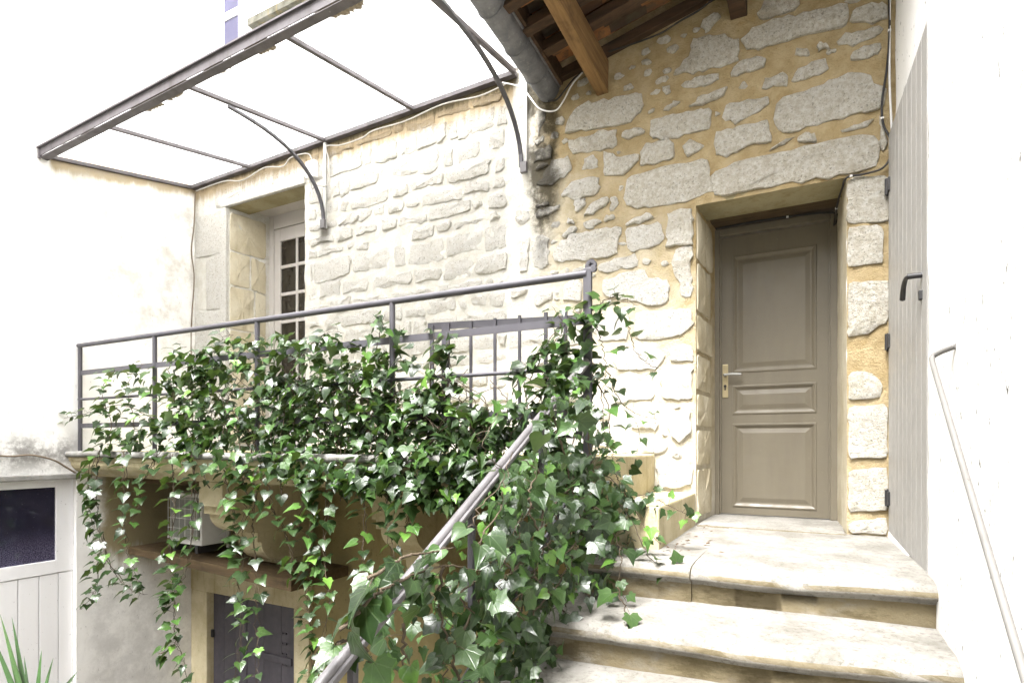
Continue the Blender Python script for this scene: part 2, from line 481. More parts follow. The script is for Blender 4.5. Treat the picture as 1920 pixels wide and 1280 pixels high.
class MB:
    def __init__(s):
        s.v, s.f, s.sm = [], [], []
    def add(s, vs, fs, smooth=False):
        o = len(s.v)
        s.v += [tuple(q) for q in vs]
        s.f += [tuple(i + o for i in q) for q in fs]
        s.sm += [smooth] * len(fs)
    def box(s, a, b, bev=0.0):
        x0, y0, z0 = (min(p, q) for p, q in zip(a, b))
        x1, y1, z1 = (max(p, q) for p, q in zip(a, b))
        s.hexa([(x0, y0, z0), (x1, y0, z0), (x1, y1, z0), (x0, y1, z0), (x0, y0, z1), (x1, y0, z1), (x1, y1, z1), (x0, y1, z1)], bev)
    def hexa(s, p, bev=0.0):
        f = [(0, 3, 2, 1), (4, 5, 6, 7), (0, 1, 5, 4), (1, 2, 6, 5), (2, 3, 7, 6), (3, 0, 4, 7)]
        if bev > 0:
            bm = bmesh.new()
            vs = [bm.verts.new(q) for q in p]
            for q in f:
                bm.faces.new([vs[i] for i in q])
            bmesh.ops.bevel(bm, geom=list(bm.edges), offset=bev, segments=2, profile=0.6, affect='EDGES', clamp_overlap=True)
            bm.verts.index_update()
            s.add([v.co[:] for v in bm.verts], [[v.index for v in q.verts] for q in bm.faces])
            bm.free()
        else:
            s.add(p, f)
    def bar(s, a, b, wd, ht, up=(0, 0, 1), bev=0.0):
        a, b = Vector(a), Vector(b)
        d = (b - a).normalized()
        u = Vector(up)
        sd = d.cross(u).normalized() * (wd / 2)
        u = sd.cross(d).normalized() * (ht / 2)
        s.hexa([a - sd - u, a + sd - u, b + sd - u, b - sd - u, a - sd + u, a + sd + u, b + sd + u, b - sd + u], bev)
    def tube(s, pts, r, n=8, cap=True):
        pts = [Vector(p) for p in pts]
        rr = r if isinstance(r, (list, tuple)) else [r] * len(pts)
        vs, fs = [], []
        u = None
        for i, p in enumerate(pts):
            d = (pts[min(i + 1, len(pts) - 1)] - pts[max(i - 1, 0)])
            d = d.normalized() if d.length > 1e-9 else Vector((0, 0, 1))
            if u is None:
                u = d.orthogonal().normalized()
            u = (u - d * u.dot(d))
            u = u.normalized() if u.length > 1e-6 else d.orthogonal().normalized()
            q = d.cross(u)
            for j in range(n):
                an = 2 * math.pi * j / n
                vs.append(p + (u * math.cos(an) + q * math.sin(an)) * rr[i])
        for i in range(len(pts) - 1):
            for j in range(n):
                fs.append((i * n + j, i * n + (j + 1) % n, (i + 1) * n + (j + 1) % n, (i + 1) * n + j))
        s.add(vs, fs, True)
        if cap:
            k = len(pts) - 1
            s.add(vs[:n], [tuple(range(n))[::-1]])
            s.add(vs[k * n:], [tuple(range(n))])
    def sweep(s, prof, offs, smooth=False):
        """prof: closed list of (y, z); offs: list of x. Extrudes along X with end caps."""
        n = len(prof)
        vs = [(x, y, z) for x in offs for (y, z) in prof]
        fs = []
        for i in range(len(offs) - 1):
            for j in range(n):
                fs.append((i * n + j, i * n + (j + 1) % n, (i + 1) * n + (j + 1) % n, (i + 1) * n + j))
        s.add(vs, fs, smooth)
        s.add(vs[:n], [tuple(range(n))])
        s.add(vs[-n:], [tuple(range(n))[::-1]])
    def build(s, name, mat, parent=None, recalc=True):
        me = bpy.data.meshes.new(name)
        me.from_pydata(s.v, [], s.f)
        if recalc:
            bm = bmesh.new()
            bm.from_mesh(me)
            bmesh.ops.recalc_face_normals(bm, faces=bm.faces)
            bm.to_mesh(me)
            bm.free()
        me.polygons.foreach_set("use_smooth", s.sm)
        me.update()
        return link(name, me, mat, parent)

def box(name, a, b, mat, parent=None, bev=0.0):
    m = MB()
    m.box(a, b, bev)
    return m.build(name, mat, parent)

def smooth_path(pts, k=6):
    """Catmull-Rom through the points."""
    P = [Vector(p) for p in pts]
    if len(P) < 3:
        return P
    P = [P[0] * 2 - P[1]] + P + [P[-1] * 2 - P[-2]]
    out = []
    for i in range(1, len(P) - 2):
        a, b, c, d = P[i - 1:i + 3]
        for j in range(k):
            t = j / k
            out.append(0.5 * ((2 * b) + (c - a) * t + (2 * a - 5 * b + 4 * c - d) * t * t + (3 * b - a - 3 * c + d) * t ** 3))
    out.append(P[-2])
    return out

def lerp(a, b, t): return a + (b - a) * t

def relief_grid(name, mat, parent, xs, zs, place, skip=lambda x, z: False, amp=0.006, fr=9):
    """A sheet cut along the given lines and pushed in and out by noise. place(s, z, d) -> point."""
    idx, vs, fs = {}, [], []
    def vid(i, j):
        if (i, j) not in idx:
            x, z = xs[i], zs[j]
            d = mn.fractal(Vector((x * fr, z * fr, 3.1)), 0.8, 2.0, 4) * amp
            idx[(i, j)] = len(vs)
            vs.append(place(x, z, d))
        return idx[(i, j)]
    for i in range(len(xs) - 1):
        for j in range(len(zs) - 1):
            if skip((xs[i] + xs[i + 1]) / 2, (zs[j] + zs[j + 1]) / 2):
                continue
            fs.append((vid(i, j), vid(i + 1, j), vid(i + 1, j + 1), vid(i, j + 1)))
    m = MB()
    m.add(vs, fs, True)
    return m.build(name, mat, parent, recalc=False)

def cuts(a, b, step, extra=()):
    n = max(1, int(round((b - a) / step)))
    r = [a + (b - a) * i / n for i in range(n + 1)]
    for e in extra:
        if a < e < b:
            r = [q for q in r if abs(q - e) > step * 0.3 or q in (a, b)] + [e]
    return sorted(set(r))

def inside(P, x, y):
    c = False
    for i in range(len(P)):
        (x0, y0), (x1, y1) = P[i], P[i - 1]
        if (y0 > y) != (y1 > y) and x < (x1 - x0) * (y - y0) / (y1 - y0) + x0:
            c = not c
    return c

def rz_(x): return 2.66 + (x + 1.62) * 0.21 / 1.04

def area2(p):
    return sum(p[i][0] * p[(i + 1) % len(p)][1] - p[(i + 1) % len(p)][0] * p[i][1] for i in range(len(p)))

def stone_mesh(poly, place, proud, seed, rough=0.008, n=18, bed=0.03):
    """poly in (s, z) on a face; place(s, z, out) -> world point, out = distance out of the face."""
    if area2(poly) < 0:
        poly = poly[::-1]
    per = [math.dist(poly[i], poly[(i + 1) % len(poly)]) for i in range(len(poly))]
    L = sum(per)
    n = max(14, min(34, int(L / 0.035)))
    pts = []
    acc, i = 0.0, 0
    for k in range(n):
        d = L * k / n
        while d > acc + per[i]:
            acc += per[i]
            i += 1
        t = (d - acc) / per[i]
        a, b = poly[i], poly[(i + 1) % len(poly)]
        pts.append(Vector((lerp(a[0], b[0], t), lerp(a[1], b[1], t))))
    # chip and round the outline
    pts = [pts[k] * 0.82 + (pts[k - 1] + pts[(k + 1) % n]) * 0.09 for k in range(n)]
    pts = [p + Vector((mn.noise(Vector((p[0] * 30, p[1] * 30, seed))), mn.noise(Vector((p[0] * 30, p[1] * 30, seed + 40))))) * rough * 1.5 for p in pts]
    c = sum(pts, Vector((0, 0))) / n
    def out(p, base):
        return base + mn.noise(Vector((p[0] * 7, p[1] * 7, seed * 3.7))) * 0.008 + mn.noise(Vector((p[0] * 26, p[1] * 26, seed))) * 0.008
    vs = [place(p[0], p[1], -bed) for p in pts]
    r1 = [c + (p - c) * (1 - min(0.5, 0.003 / max(0.01, (p - c).length))) for p in pts]
    vs += [place(p[0], p[1], out(p, proud * 0.8)) for p in r1]
    r2 = [c + (p - c) * (1 - min(0.55, 0.008 / max(0.01, (p - c).length))) for p in pts]
    vs += [place(p[0], p[1], out(p, proud)) for p in r2]
    r3 = [c + (p - c) * 0.48 for p in pts]
    vs += [place(p[0], p[1], out(p, proud + 0.003) + mn.noise(Vector((p[0] * 14, p[1] * 14, seed + 9))) * 0.010) for p in r3]
    vs.append(place(c[0], c[1], out(c, proud + 0.004)))
    fs = []
    for a in range(3):
        for k in range(n):
            q = (k + 1) % n
            fs.append((a * n + k, a * n + q, (a + 1) * n + q, (a + 1) * n + k))
    for k in range(n):
        fs.append((3 * n + k, 3 * n + (k + 1) % n, 4 * n))
    return vs, fs

def stone(poly, place, proud, seed, mat, parent, name='stone', rough=0.008):
    vs, fs = stone_mesh(poly, place, proud, seed, rough)
    m = MB()
    m.add(vs, fs, True)
    for i in range(len(fs)):
        m.sm[i] = True
    o = m.build(name, mat, parent, recalc=True)
    o.data.set_sharp_from_angle(angle=math.radians(24))
    return o

# ------------------------------------------------------------------ the setting
D = 3.9             # the stone front stands 3.9 m ahead
XL = -5.96          # inner corner with the white building on the left
XR = 0.385          # corner with the white building on the right
ZG = -3.30          # courtyard floor
ZB = -0.065         # balcony floor
g = box("ground", (-60, -60, ZG - 0.3), (60, 60, ZG), M['ground'])
tag(g, "dark cobbled courtyard floor", None, None, 'structure')
# unseen wall added behind the camera to cut sky light under the balcony
for a, b in (((-9.0, -6.8, ZG), (9.0, -6.4, 5.2)),):
    tag(box("added_shade_wall", a, b, M['dressed']), None, None, None, 'structure')

# ================================================================== STONE HOUSE
house = thing("stone_house", "rubble stone house front with taupe panelled door and French window onto the balcony", "house", (-2.8, D, ZG))
DX0, DX1, DZ0, DZ1 = -0.699, 0.158, -0.515, 1.562       # door opening in the face
WX0, WX1, WZ1 = -5.40, -4.286, 2.455                     # French window opening
front = lambda s, z, d: (s, D - d, z)
def skipA(x, z):
    if DX0 < x < DX1 and z < DZ1: return True
    if WX0 < x < WX1 and ZB < z < WZ1: return True
    if x < -1.2 and z < -0.31: return True
    return False
xs = cuts(XL, 0.46, 0.05, (WX0, WX1, -1.2, DX0, DX1))
zs = cuts(-0.57, 3.25, 0.05, (-0.31, ZB, DZ0, DZ1, WZ1))
relief_grid("wall", M['mortar'], house, xs, zs, front, skipA, 0.010)
# plain white storey above canopy and roof
relief_grid("upper_wall", M['white'], house, cuts(XL, 0.46, 0.5), cuts(2.86, 7.5, 0.5), lambda s, z, d: (s, D - 0.02 - d, z), lambda x, z: x > -1.8 and z < 3.3, amp=0.004)
# ochre wall of the cellar under the balcony
CX0, CX1, CZ1 = -5.69, -4.39, -1.56
relief_grid("cellar_wall", M['cellar'], house, cuts(XL, -1.0, 0.12, (CX0, CX1)), cuts(ZG, -0.31, 0.12, (CZ1,)), front,
            lambda x, z: CX0 < x < CX1 and z < CZ1, 0.010, 2.5)

def px(poly): return [(lambda p: (p[0], p[2]))(pY(u, v, D)) for u, v in poly]
TR = [
 [(1061,250),(1081,200),(1142,188),(1203,174),(1204,204),(1180,231),(1120,240)],
 [(1069,279),(1071,264),(1112,251),(1154,244),(1155,277),(1112,285),(1075,287)],
 [(1163,255),(1178,242),(1208,242),(1208,251),(1176,264)],
 [(1221,261),(1221,227),(1266,217),(1332,202),(1330,242),(1262,257)],
 [(1202,313),(1203,285),(1221,268),(1261,262),(1265,296),(1234,306)],
 [(1281,274),(1296,261),(1324,279),(1287,294)],
 [(1094,321),(1096,296),(1116,292),(1120,315)],
 [(1134,330),(1134,287),(1161,298),(1197,289),(1199,300),(1169,328)],
 [(1007,349),(1037,300),(1067,296),(1073,319),(1037,347)],
 [(1002,285),(1036,272),(1036,298),(1004,304)],
 [(1004,315),(1028,304),(1028,313),(1006,320)],
 [(1005,208),(1021,205),(1024,221),(1008,255)],
 [(1000,266),(1019,257),(1021,264),(1008,274)],
 [(1052,367),(1075,341),(1120,332),(1127,352),(1116,364),(1079,375)],
 [(1174,382),(1178,334),(1236,317),(1322,302),(1342,356),(1281,379),(1197,390)],
 [(1262,140),(1297,100),(1300,75),(1347,67),(1385,75),(1382,115),(1330,132)],
 [(1420,28),(1440,-5),(1500,-20),(1495,18),(1432,40)],
 [(1397,92),(1395,70),(1440,45),(1585,10),(1585,50),(1472,78),(1425,95)],
 [(1368,140),(1390,113),(1432,107),(1435,128),(1372,145)],
 [(1275,162),(1305,145),(1348,140),(1348,150),(1312,167)],
 [(1293,200),(1320,178),(1362,165),(1362,178),(1325,195)],
 [(1354,222),(1360,198),(1442,180),(1440,200),(1380,232)],
 [(1343,290),(1341,252),(1407,235),(1440,228),(1442,272),(1415,268),(1362,295)],
 [(1455,235),(1457,190),(1512,172),(1562,148),(1610,140),(1655,165),(1655,200),(1535,232),(1487,250)],
 [(1430,165),(1435,147),(1477,137),(1477,162)],
 [(1482,157),(1495,130),(1545,112),(1557,132),(1512,150)],
 [(1490,105),(1490,90),(1522,97),(1515,105)],
 [(1532,100),(1537,80),(1557,88)],
 [(1570,87),(1575,67),(1610,60),(1655,50),(1650,67),(1600,85)],
 [(1590,115),(1597,100),(1650,82),(1650,102),(1605,117)],
 [(1595,45),(1602,18),(1662,5),(1662,40),(1625,45)],
 [(1337,328),(1400,300),(1500,280),(1550,268),(1635,252),(1643,280),(1640,312),(1582,326),(1450,350),(1345,368)],
 [(1492,262),(1507,250),(1530,255),(1530,266),(1510,270)],
 [(1440,282),(1475,262),(1492,260),(1455,280)],
 [(1570,250),(1600,237),(1640,222),(1625,240)],
 [(1650,280),(1650,220),(1660,240),(1666,270),(1660,285)],
 [(1315,42),(1347,25),(1350,38),(1322,65)],
 [(1240,165),(1258,160),(1258,175),(1248,180)],
 [(1243,207),(1272,187),(1280,195),(1255,208)],
 [(1001,405),(1009,396),(1050,386),(1042,398),(1009,410)],
 [(1005,388),(1029,377),(1029,383),(1011,392)],
 [(968,422),(968,396),(980,392),(997,405),(990,416)],
 [(1076,396),(1078,379),(1099,372),(1099,384),(1087,396)],
 [(1095,405),(1102,388),(1129,373),(1144,369),(1144,379),(1110,403)],
 [(1146,397),(1147,369),(1159,373),(1161,384),(1151,397)],
 [(1065,420),(1065,409),(1078,412),(1077,422)],
 [(1092,426),(1097,416),(1125,412),(1125,422),(1106,431)],
 [(1134,414),(1136,405),(1153,403),(1153,414)],
 [(1168,426),(1185,409),(1222,399),(1226,409),(1200,418)],
 [(1172,435),(1176,429),(1237,418),(1243,454),(1217,465),(1181,471)],
 [(1251,463),(1251,401),(1279,392),(1298,394),(1298,457)],
 [(1262,470),(1298,463),(1298,555),(1279,557),(1271,529),(1264,510)],
 [(1042,491),(1042,465),(1072,441),(1164,424),(1166,435),(1155,459),(1155,480),(1110,487)],
 [(1054,446),(1065,429),(1084,424),(1076,437)],
 [(999,499),(999,457),(1009,442),(1029,444),(1028,497),(1014,506)],
 [(975,510),(977,454),(994,446),(993,476),(990,508)],
 [(1119,506),(1129,495),(1192,476),(1200,491),(1192,499),(1140,512)],
 [(1129,529),(1166,516),(1209,504),(1211,521),(1249,525),(1254,562),(1222,574),(1194,564),(1140,555)],
 [(1057,562),(1061,529),(1091,523),(1091,564)],
 [(1003,577),(1005,551),(1035,544),(1035,562)],
 [(960,559),(960,544),(990,542),(981,555)],
 [(1192,632),(1194,587),(1298,580),(1298,610),(1280,627),(1230,637)],
 [(1155,695),(1155,652),(1245,657),(1247,672),(1230,690)],
 [(1257,675),(1259,650),(1298,645),(1298,677)],
 [(1240,735),(1239,715),(1250,687),(1298,684),(1298,747),(1250,750)],
 [(1155,755),(1160,720),(1210,720),(1227,740),(1220,747)],
 [(1182,800),(1187,790),(1230,782),(1232,805)],
 [(1250,800),(1252,775),(1292,772),(1297,810),(1275,830)],
 [(1150,855),(1155,830),(1200,815),(1250,830),(1245,847)],
 [(1230,872),(1297,865),(1297,912),(1240,914)],
 [(1107,615),(1150,592),(1180,595),(1177,635),(1130,640)],
]
JAMB = [
 [(1588,422),(1588,334),(1667,328),(1667,416)],
 [(1588,502),(1588,426),(1656,420),(1656,494)],
 [(1588,634),(1590,530),(1668,524),(1668,600),(1628,628)],
 [(1590,752),(1590,697),(1625,694),(1657,716),(1652,746)],
 [(1590,860),(1590,761),(1665,756),(1665,858)],
 [(1590,960),(1590,880),(1665,874),(1665,958)],
 [(1590,999),(1590,976),(1664,970),(1664,1003)],
]
sd = 1
for p in TR:
    sd += 1
    q = px(p)
    mx, mz = sum(a for a, _ in q) / len(q), sum(b for _, b in q) / len(q)
    q = [(mx + (a - mx) * 1.05, mz + (b - mz) * 1.06) for a, b in q]
    q = [(min(a, DX0 - 0.004) if b < DZ1 - 0.02 and a < 0 else a, b) for a, b in q]
    stone(q, front, random.uniform(0.010, 0.022), sd, M['stone'], house, rough=0.015)
for p in JAMB:
    sd += 1
    stone(px(p), front, 0.012, sd, M['stone'], house, rough=0.009)

# flat courses of the white-washed half
def courses(x0, x1, z0, z1, avoid=None, hmin=0.10, hmax=0.20, cap=None):
    global sd
    z = z0
    row = 0
    while z < z1 - 0.06:
        h = random.uniform(hmin, hmax)
        x = x0 + random.uniform(-0.12, 0.0)
        while x < x1 - 0.05:
            wd = random.uniform(0.16, 0.50) if random.random() < 0.75 else random.uniform(0.09, 0.16)
            a, b = max(x, x0), min(x + wd, x1)
            if b - a > 0.06:
                j = lambda: random.uniform(-0.016, 0.016)
                gap = random.uniform(0.010, 0.022)
                zz0, zz1 = z + gap + random.uniform(-0.01, 0.025), min(z + h, z1) - gap + random.uniform(-0.03, 0.008)
                a += gap; b -= gap
                poly = [(a + j(), zz0 + j()), ((a + b) / 2, zz0 + j()), (b + j(), zz0 + j()), (b + j(), zz1 + j()), (lerp(a, b, random.uniform(.3, .7)), zz1 + j()), (a + j(), zz1 + j())]
                cx, cz = (a + b) / 2, (zz0 + zz1) / 2
                if not (avoid and avoid(cx, cz, (b - a) / 2, h / 2)) and zz1 - zz0 > 0.04:
                    sd += 1
                    stone(poly, front, random.uniform(0.003, 0.016), sd, M['stone'], house, rough=0.014)
            x += wd
        z += h
courses(-4.24, -2.10, 0.42, 2.74, None, 0.11, 0.21)
courses(-4.24, -1.28, ZB + 0.02, 0.42, None, 0.14, 0.22)
courses(-2.10, -1.40, 0.42, 0.92, None, 0.12, 0.18)
# big dressed blocks beside and over the French window
for i, (z0, z1) in enumerate([(0.0, 0.42), (0.44, 0.90), (0.92, 1.40), (1.42, 1.98), (2.0, 2.44)]):
    sd += 1
    xx = -5.93 + (0.18 if i % 2 else 0.0)
    stone([(xx, z0), (-5.42, z0), (-5.42, z1), (xx, z1)], front, 0.010, sd, M['stone'], house, rough=0.006)
for a, b in ((-5.60, -4.72), (-4.70, -4.26)):
    sd += 1
    stone([(a, 2.475), (b, 2.475), (b, 2.70), (a, 2.70)], front, 0.012, sd, M['stone'], house, rough=0.006)

# small half-buried stones between the traced ones
cent = [px(p) for p in TR]
rf_ = random.Random(77)
def clear(x, z, r):
    for P in cent:
        if inside(P, x, z): return False
        for i in range(len(P)):
            a, b = Vector(P[i - 1]), Vector(P[i])
            t = max(0, min(1, (Vector((x, z)) - a).dot(b - a) / max(1e-6, (b - a).length_squared)))
            if (a + (b - a) * t - Vector((x, z))).length < r: return False
    return True
made = 0
for _ in range(6000):
    if made >= 46: break
    r = rf_.uniform(0.022, 0.055)
    x, z = rf_.uniform(-1.75, 0.33), rf_.uniform(-0.2, 2.85)
    if DX0 - 0.08 < x and z < DZ1 + 0.28: continue
    if z > rz_(x) - 0.06 or (-1.42 < x < -1.25 and z > 2.40) or (-0.53 < x < -0.35 and z > 2.62) or (x < -1.55 and z > 2.4): continue
    if x < -0.9 and z < 0.95: continue
    if not clear(x, z, r * 1.05): continue
    k = rf_.randint(5, 7)
    el = rf_.uniform(0.9, 1.7)
    poly = [(x + r * el * 0.8 * math.cos(6.283 * i / k + rf_.uniform(-.3, .3)), z + r * 0.72 * math.sin(6.283 * i / k + rf_.uniform(-.3, .3))) for i in range(k)]
    if not all(clear(a, b, 0.008) for a, b in poly): continue
    sd += 1
    stone(poly, front, rf_.uniform(0.004, 0.012), sd, M['stone'], house, rough=0.008)
    cent.append(poly)
    made += 1
print('stones', sd)

# ---- door recess: splayed sides with their stones, soffit, step
YD = 4.45
def side_face(x0, y0, x1, y1):
    def place(s, z, d):           # s runs 0..1 from the face to the door
        dx, dy = x1 - x0, y1 - y0
        L = math.hypot(dx, dy)
        nx, ny = (-dy / L, dx / L)
        sg = 1 if (x0 < -0.3) else -1
        if nx * sg < 0: nx, ny = -nx, -ny
        return (x0 + dx * s + nx * d, y0 + dy * s + ny * d, z)
    return place
lf = side_face(DX0, D, -0.663, YD)
rf = side_face(DX1, D, 0.125, YD)
relief_grid("door_reveal", M['mortar'], house, cuts(0, 1.1, 0.1), cuts(DZ0 - 0.02, DZ1 + 0.1, 0.08), lf, amp=0.005)
relief_grid("door_reveal", M['pale'], house, cuts(0, 1.1, 0.1), cuts(DZ0 - 0.02, DZ1 + 0.1, 0.08), rf, amp=0.005)
zz = [1.54, 1.20, 0.86, 0.60, 0.34, 0.10, -0.16, -0.50]
for i in range(len(zz) - 1):
    sd += 1
    e = 0.70 if i % 2 else 0.78
    stone([(0.03, zz[i + 1] + 0.02), (e, zz[i + 1] + 0.02), (e, zz[i] - 0.01), (0.03, zz[i] - 0.01)], lf, 0.008, sd, M['pale'], house, rough=0.006)
m = MB()
m.hexa([(DX0, D + 0.004, DZ1), (DX1, D + 0.004, DZ1), (DX1, 4.20, DZ1 + 0.0), (DX0, 4.20, DZ1 + 0.0),
        (DX0, D + 0.004, DZ1 + 0.2), (DX1, D + 0.004, DZ1 + 0.2), (DX1, 4.20, DZ1 + 0.2), (DX0, 4.20, DZ1 + 0.2)])
m.build("lintel", M['dressed'], house)
m = MB()
m.hexa([(DX0, 4.20, DZ1 + 0.03), (DX1, 4.20, DZ1 + 0.03), (DX1, 4.60, DZ1 + 0.03), (DX0, 4.60, DZ1 + 0.03),
        (DX0, 4.20, DZ1 + 0.2), (DX1, 4.20, DZ1 + 0.2), (DX1, 4.60, DZ1 + 0.2), (DX0, 4.60, DZ1 + 0.2)])
m.build("inner_lintel", M['shelfwood'], house)
m = MB()
m.box((-0.685, 3.84, -0.60), (0.150, 4.56, -0.518), 0.012)
m.build("threshold", M['step'], house)

# ---- the taupe door
def panel_grid(mb, x0, x1, z0, z1, y, openings, back):
    """front sheet of a framed leaf with its panel openings left out, and the leaf's edges"""
    X = sorted({x0, x1, *[q for o in openings for q in o[:2]]})
    Z = sorted({z0, z1, *[q for o in openings for q in o[2:]]})
    for i in range(len(X) - 1):
        for j in range(len(Z) - 1):
            cx, cz = (X[i] + X[i + 1]) / 2, (Z[j] + Z[j + 1]) / 2
            if any(o[0] < cx < o[1] and o[2] < cz < o[3] for o in openings):
                continue
            mb.add([(X[i], y, Z[j]), (X[i + 1], y, Z[j]), (X[i + 1], y, Z[j + 1]), (X[i], y, Z[j + 1])], [(0, 1, 2, 3)])
    mb.add([(x0, y, z0), (x1, y, z0), (x1, y, z1), (x0, y, z1), (x0, back, z0), (x1, back, z0), (x1, back, z1), (x0, back, z1)],
           [(0, 4, 5, 1), (1, 5, 6, 2), (2, 6, 7, 3), (3, 7, 4, 0)])
def panel_rings(x0, x1, z0, z1, y, steps):
    m = MB()
    prev = None
    for ins, dy in steps:
        r = [(x0 + ins, y + dy, z0 + ins), (x1 - ins, y + dy, z0 + ins), (x1 - ins, y + dy, z1 - ins), (x0 + ins, y + dy, z1 - ins)]
        if prev:
            m.add(prev + r, [(0, 1, 5, 4), (1, 2, 6, 5), (2, 3, 7, 6), (3, 0, 4, 7)])
        prev = r
    m.add(prev, [(0, 1, 2, 3)])
    return m
door = MB()
LX0, LX1, LZ0, LZ1, LY = -0.628, 0.079, -0.512, 1.520, 4.497
OPEN = [(-0.545, 0.002, 0.520, 1.380), (-0.545, 0.002, 0.215, 0.430), (-0.545, 0.002, -0.480 + 0.02, 0.150)]
panel_grid(door, LX0, LX1, LZ0, LZ1, LY, OPEN, LY + 0.05)
door = door.build("door", M['doorpaint'], house, recalc=False)
for o in OPEN:
    panel_rings(*o, LY, [(0, 0), (0.003, -0.005), (0.012, -0.006), (0.026, 0.003), (0.031, 0.009), (0.040, 0.0095), (0.066, 0.004), (0.070, 0.003)]).build("door_panel", M['doorpaint'], door, recalc=False)
m = MB()
fo, fi = 0.045, 0.0
m.box((LX0 - 0.045, YD, LZ0 - 0.006), (LX0 - 0.004, YD + 0.09, LZ1 + 0.055), 0.006)
m.box((LX1 + 0.004, YD, LZ0 - 0.006), (LX1 + 0.062, YD + 0.09, LZ1 + 0.055), 0.006)
m.box((LX0 - 0.0035, YD + 0.002, LZ1 + 0.004), (LX1 + 0.0035, YD + 0.088, LZ1 + 0.055), 0.006)
m.box((LX0 - 0.018, YD + 0.028, LZ0), (LX0 + 0.006, YD + 0.045, LZ1 + 0.02), 0.004)
m.box((LX1 - 0.006, YD + 0.028, LZ0), (LX1 + 0.018, YD + 0.045, LZ1 + 0.02), 0.004)
m.build("door_frame", M['doorpaint'], door)
hp = pY(1360, 715, LY)
m = MB()
m.box((hp.x - 0.020, LY - 0.008, hp.z - 0.120), (hp.x + 0.020, LY + 0.001, hp.z + 0.125), 0.004)
plate = m.build("handle_plate", M['brass'], door)
m = MB()
m.tube([(hp.x, LY - 0.004, hp.z + 0.045), (hp.x, LY - 0.040, hp.z + 0.045)], 0.011, 10)
m.build("handle_neck", M['blackiron'], door)
m = MB()
m.tube(smooth_path([(hp.x - 0.004, LY - 0.042, hp.z + 0.045), (hp.x + 0.05, LY - 0.046, hp.z + 0.047), (hp.x + 0.115, LY - 0.045, hp.z + 0.043)], 4), 0.009, 8)
m.build("handle", M['acgrey'], door)
m = MB()
m.tube([(hp.x, LY - 0.006, hp.z - 0.035), (hp.x, LY - 0.016, hp.z - 0.035)], 0.010, 10)
m.box((hp.x - 0.004, LY - 0.014, hp.z - 0.065), (hp.x + 0.004, LY - 0.006, hp.z - 0.035))
m.build("keyhole", M['blackiron'], door)

# ---- French window over the balcony
YW = 4.366
wl = side_face(WX0, D, -5.35, YW)
wr = side_face(WX1, D, -4.32, YW)
relief_grid("window_reveal", M['mortar'], house, cuts(0, 1.3, 0.1), cuts(ZB, WZ1 + 0.2, 0.08), wl, amp=0.006)
m = MB()
m.add([(WX1, D, ZB), (WX1, YW, ZB), (WX1, YW, WZ1), (WX1, D, WZ1)], [(0, 1, 2, 3)])
m.build("window_reveal", M['pale'], house, recalc=False)
zz = [2.43, 2.02, 1.66, 1.20, 0.92, 0.62, 0.30, 0.0]
for i in range(len(zz) - 1):
    sd += 1
    sp = 0.52 if i == 1 else (0.62 if i == 2 else None)
    if sp:
        stone([(0.03, zz[i + 1]), (sp - 0.02, zz[i + 1]), (sp - 0.02, zz[i] - 0.015), (0.03, zz[i] - 0.015)], wl, 0.008, sd, M['pale'], house, rough=0.008)
        sd += 1
        stone([(sp + 0.02, zz[i + 1]), (0.90, zz[i + 1] - 0.03), (0.90, zz[i] - 0.04), (sp + 0.02, zz[i] - 0.015)], wl, 0.008, sd, M['pale'], house, rough=0.008)
    else:
        stone([(0.03, zz[i + 1]), (0.90, zz[i + 1]), (0.90, zz[i] - 0.015), (0.03, zz[i] - 0.015)], wl, 0.008, sd, M['pale'], house, rough=0.008)
m = MB()
m.box((WX0 - 0.02, D + 0.004, WZ1), (WX1 + 0.02, 4.13, WZ1 + 0.22))
m.build("window_lintel", M['dressed'], house)
m = MB()
m.box((WX0 - 0.02, 4.131, WZ1 + 0.05), (WX1 + 0.02, 4.5, WZ1 + 0.22))
m.build("inner_lintel", M['winpaint'], house)
# raised chamfered surround of the opening
m = MB()
m.box((WX0 - 0.10, D - 0.030, ZB), (WX0, D + 0.02, WZ1 - 0.001), 0.010)
m.box((WX0 - 0.10, D - 0.0315, WZ1), (WX1 + 0.02, D + 0.02, WZ1 + 0.075), 0.010)
m.build("window_surround", M['stone'], house)
m = MB()
m.box((-5.37, YW + 0.0, ZB + 0.002), (-5.285, YW + 0.07, WZ1 + 0.052), 0.005)
m.box((-5.284, YW + 0.001, 2.36), (-4.29, YW + 0.07, WZ1 + 0.052), 0.005)
win = m.build("window", M['winpaint'], house)
m = MB()
def sash(m, x0, x1, cols, rows, zt, pitch, zb):
    y0, y1 = YW + 0.012, YW + 0.055
    m.box((x0, y0, zb), (cols[0][0], y1, 2.355), 0.004)
    m.box((cols[-1][1], y0, zb), (x1, y1, 2.355), 0.004)
    m.box((cols[0][0], y0 + 0.001, zt), (cols[-1][1], y1, 2.354), 0.004)
    for a, b in zip(cols[:-1], cols[1:]):
        m.box((a[1], y0 + 0.004, zb), (b[0], y1 - 0.006, zt), 0.004)
    for i in range(rows):
        z = zt - pitch * (i + 1)
        for c in cols:
            m.box((c[0], y0 + 0.005, z), (c[1], y1 - 0.006, z + 0.035 if i < rows - 1 else z - 0.1), 0.004)
PC = [(-5.19, -4.957), (-4.925, -4.692)]
sash(m, -5.283, -4.62, PC, 7, 2.216, 0.30, ZB + 0.004)
m.build("sash", M['winpaint'], win)
m = MB()
PC2 = [(-4.56, -4.30)]
sash(m, -4.615, -4.29, PC2, 7, 2.216, 0.30, ZB + 0.004)
m.build("sash", M['winpaint'], win)
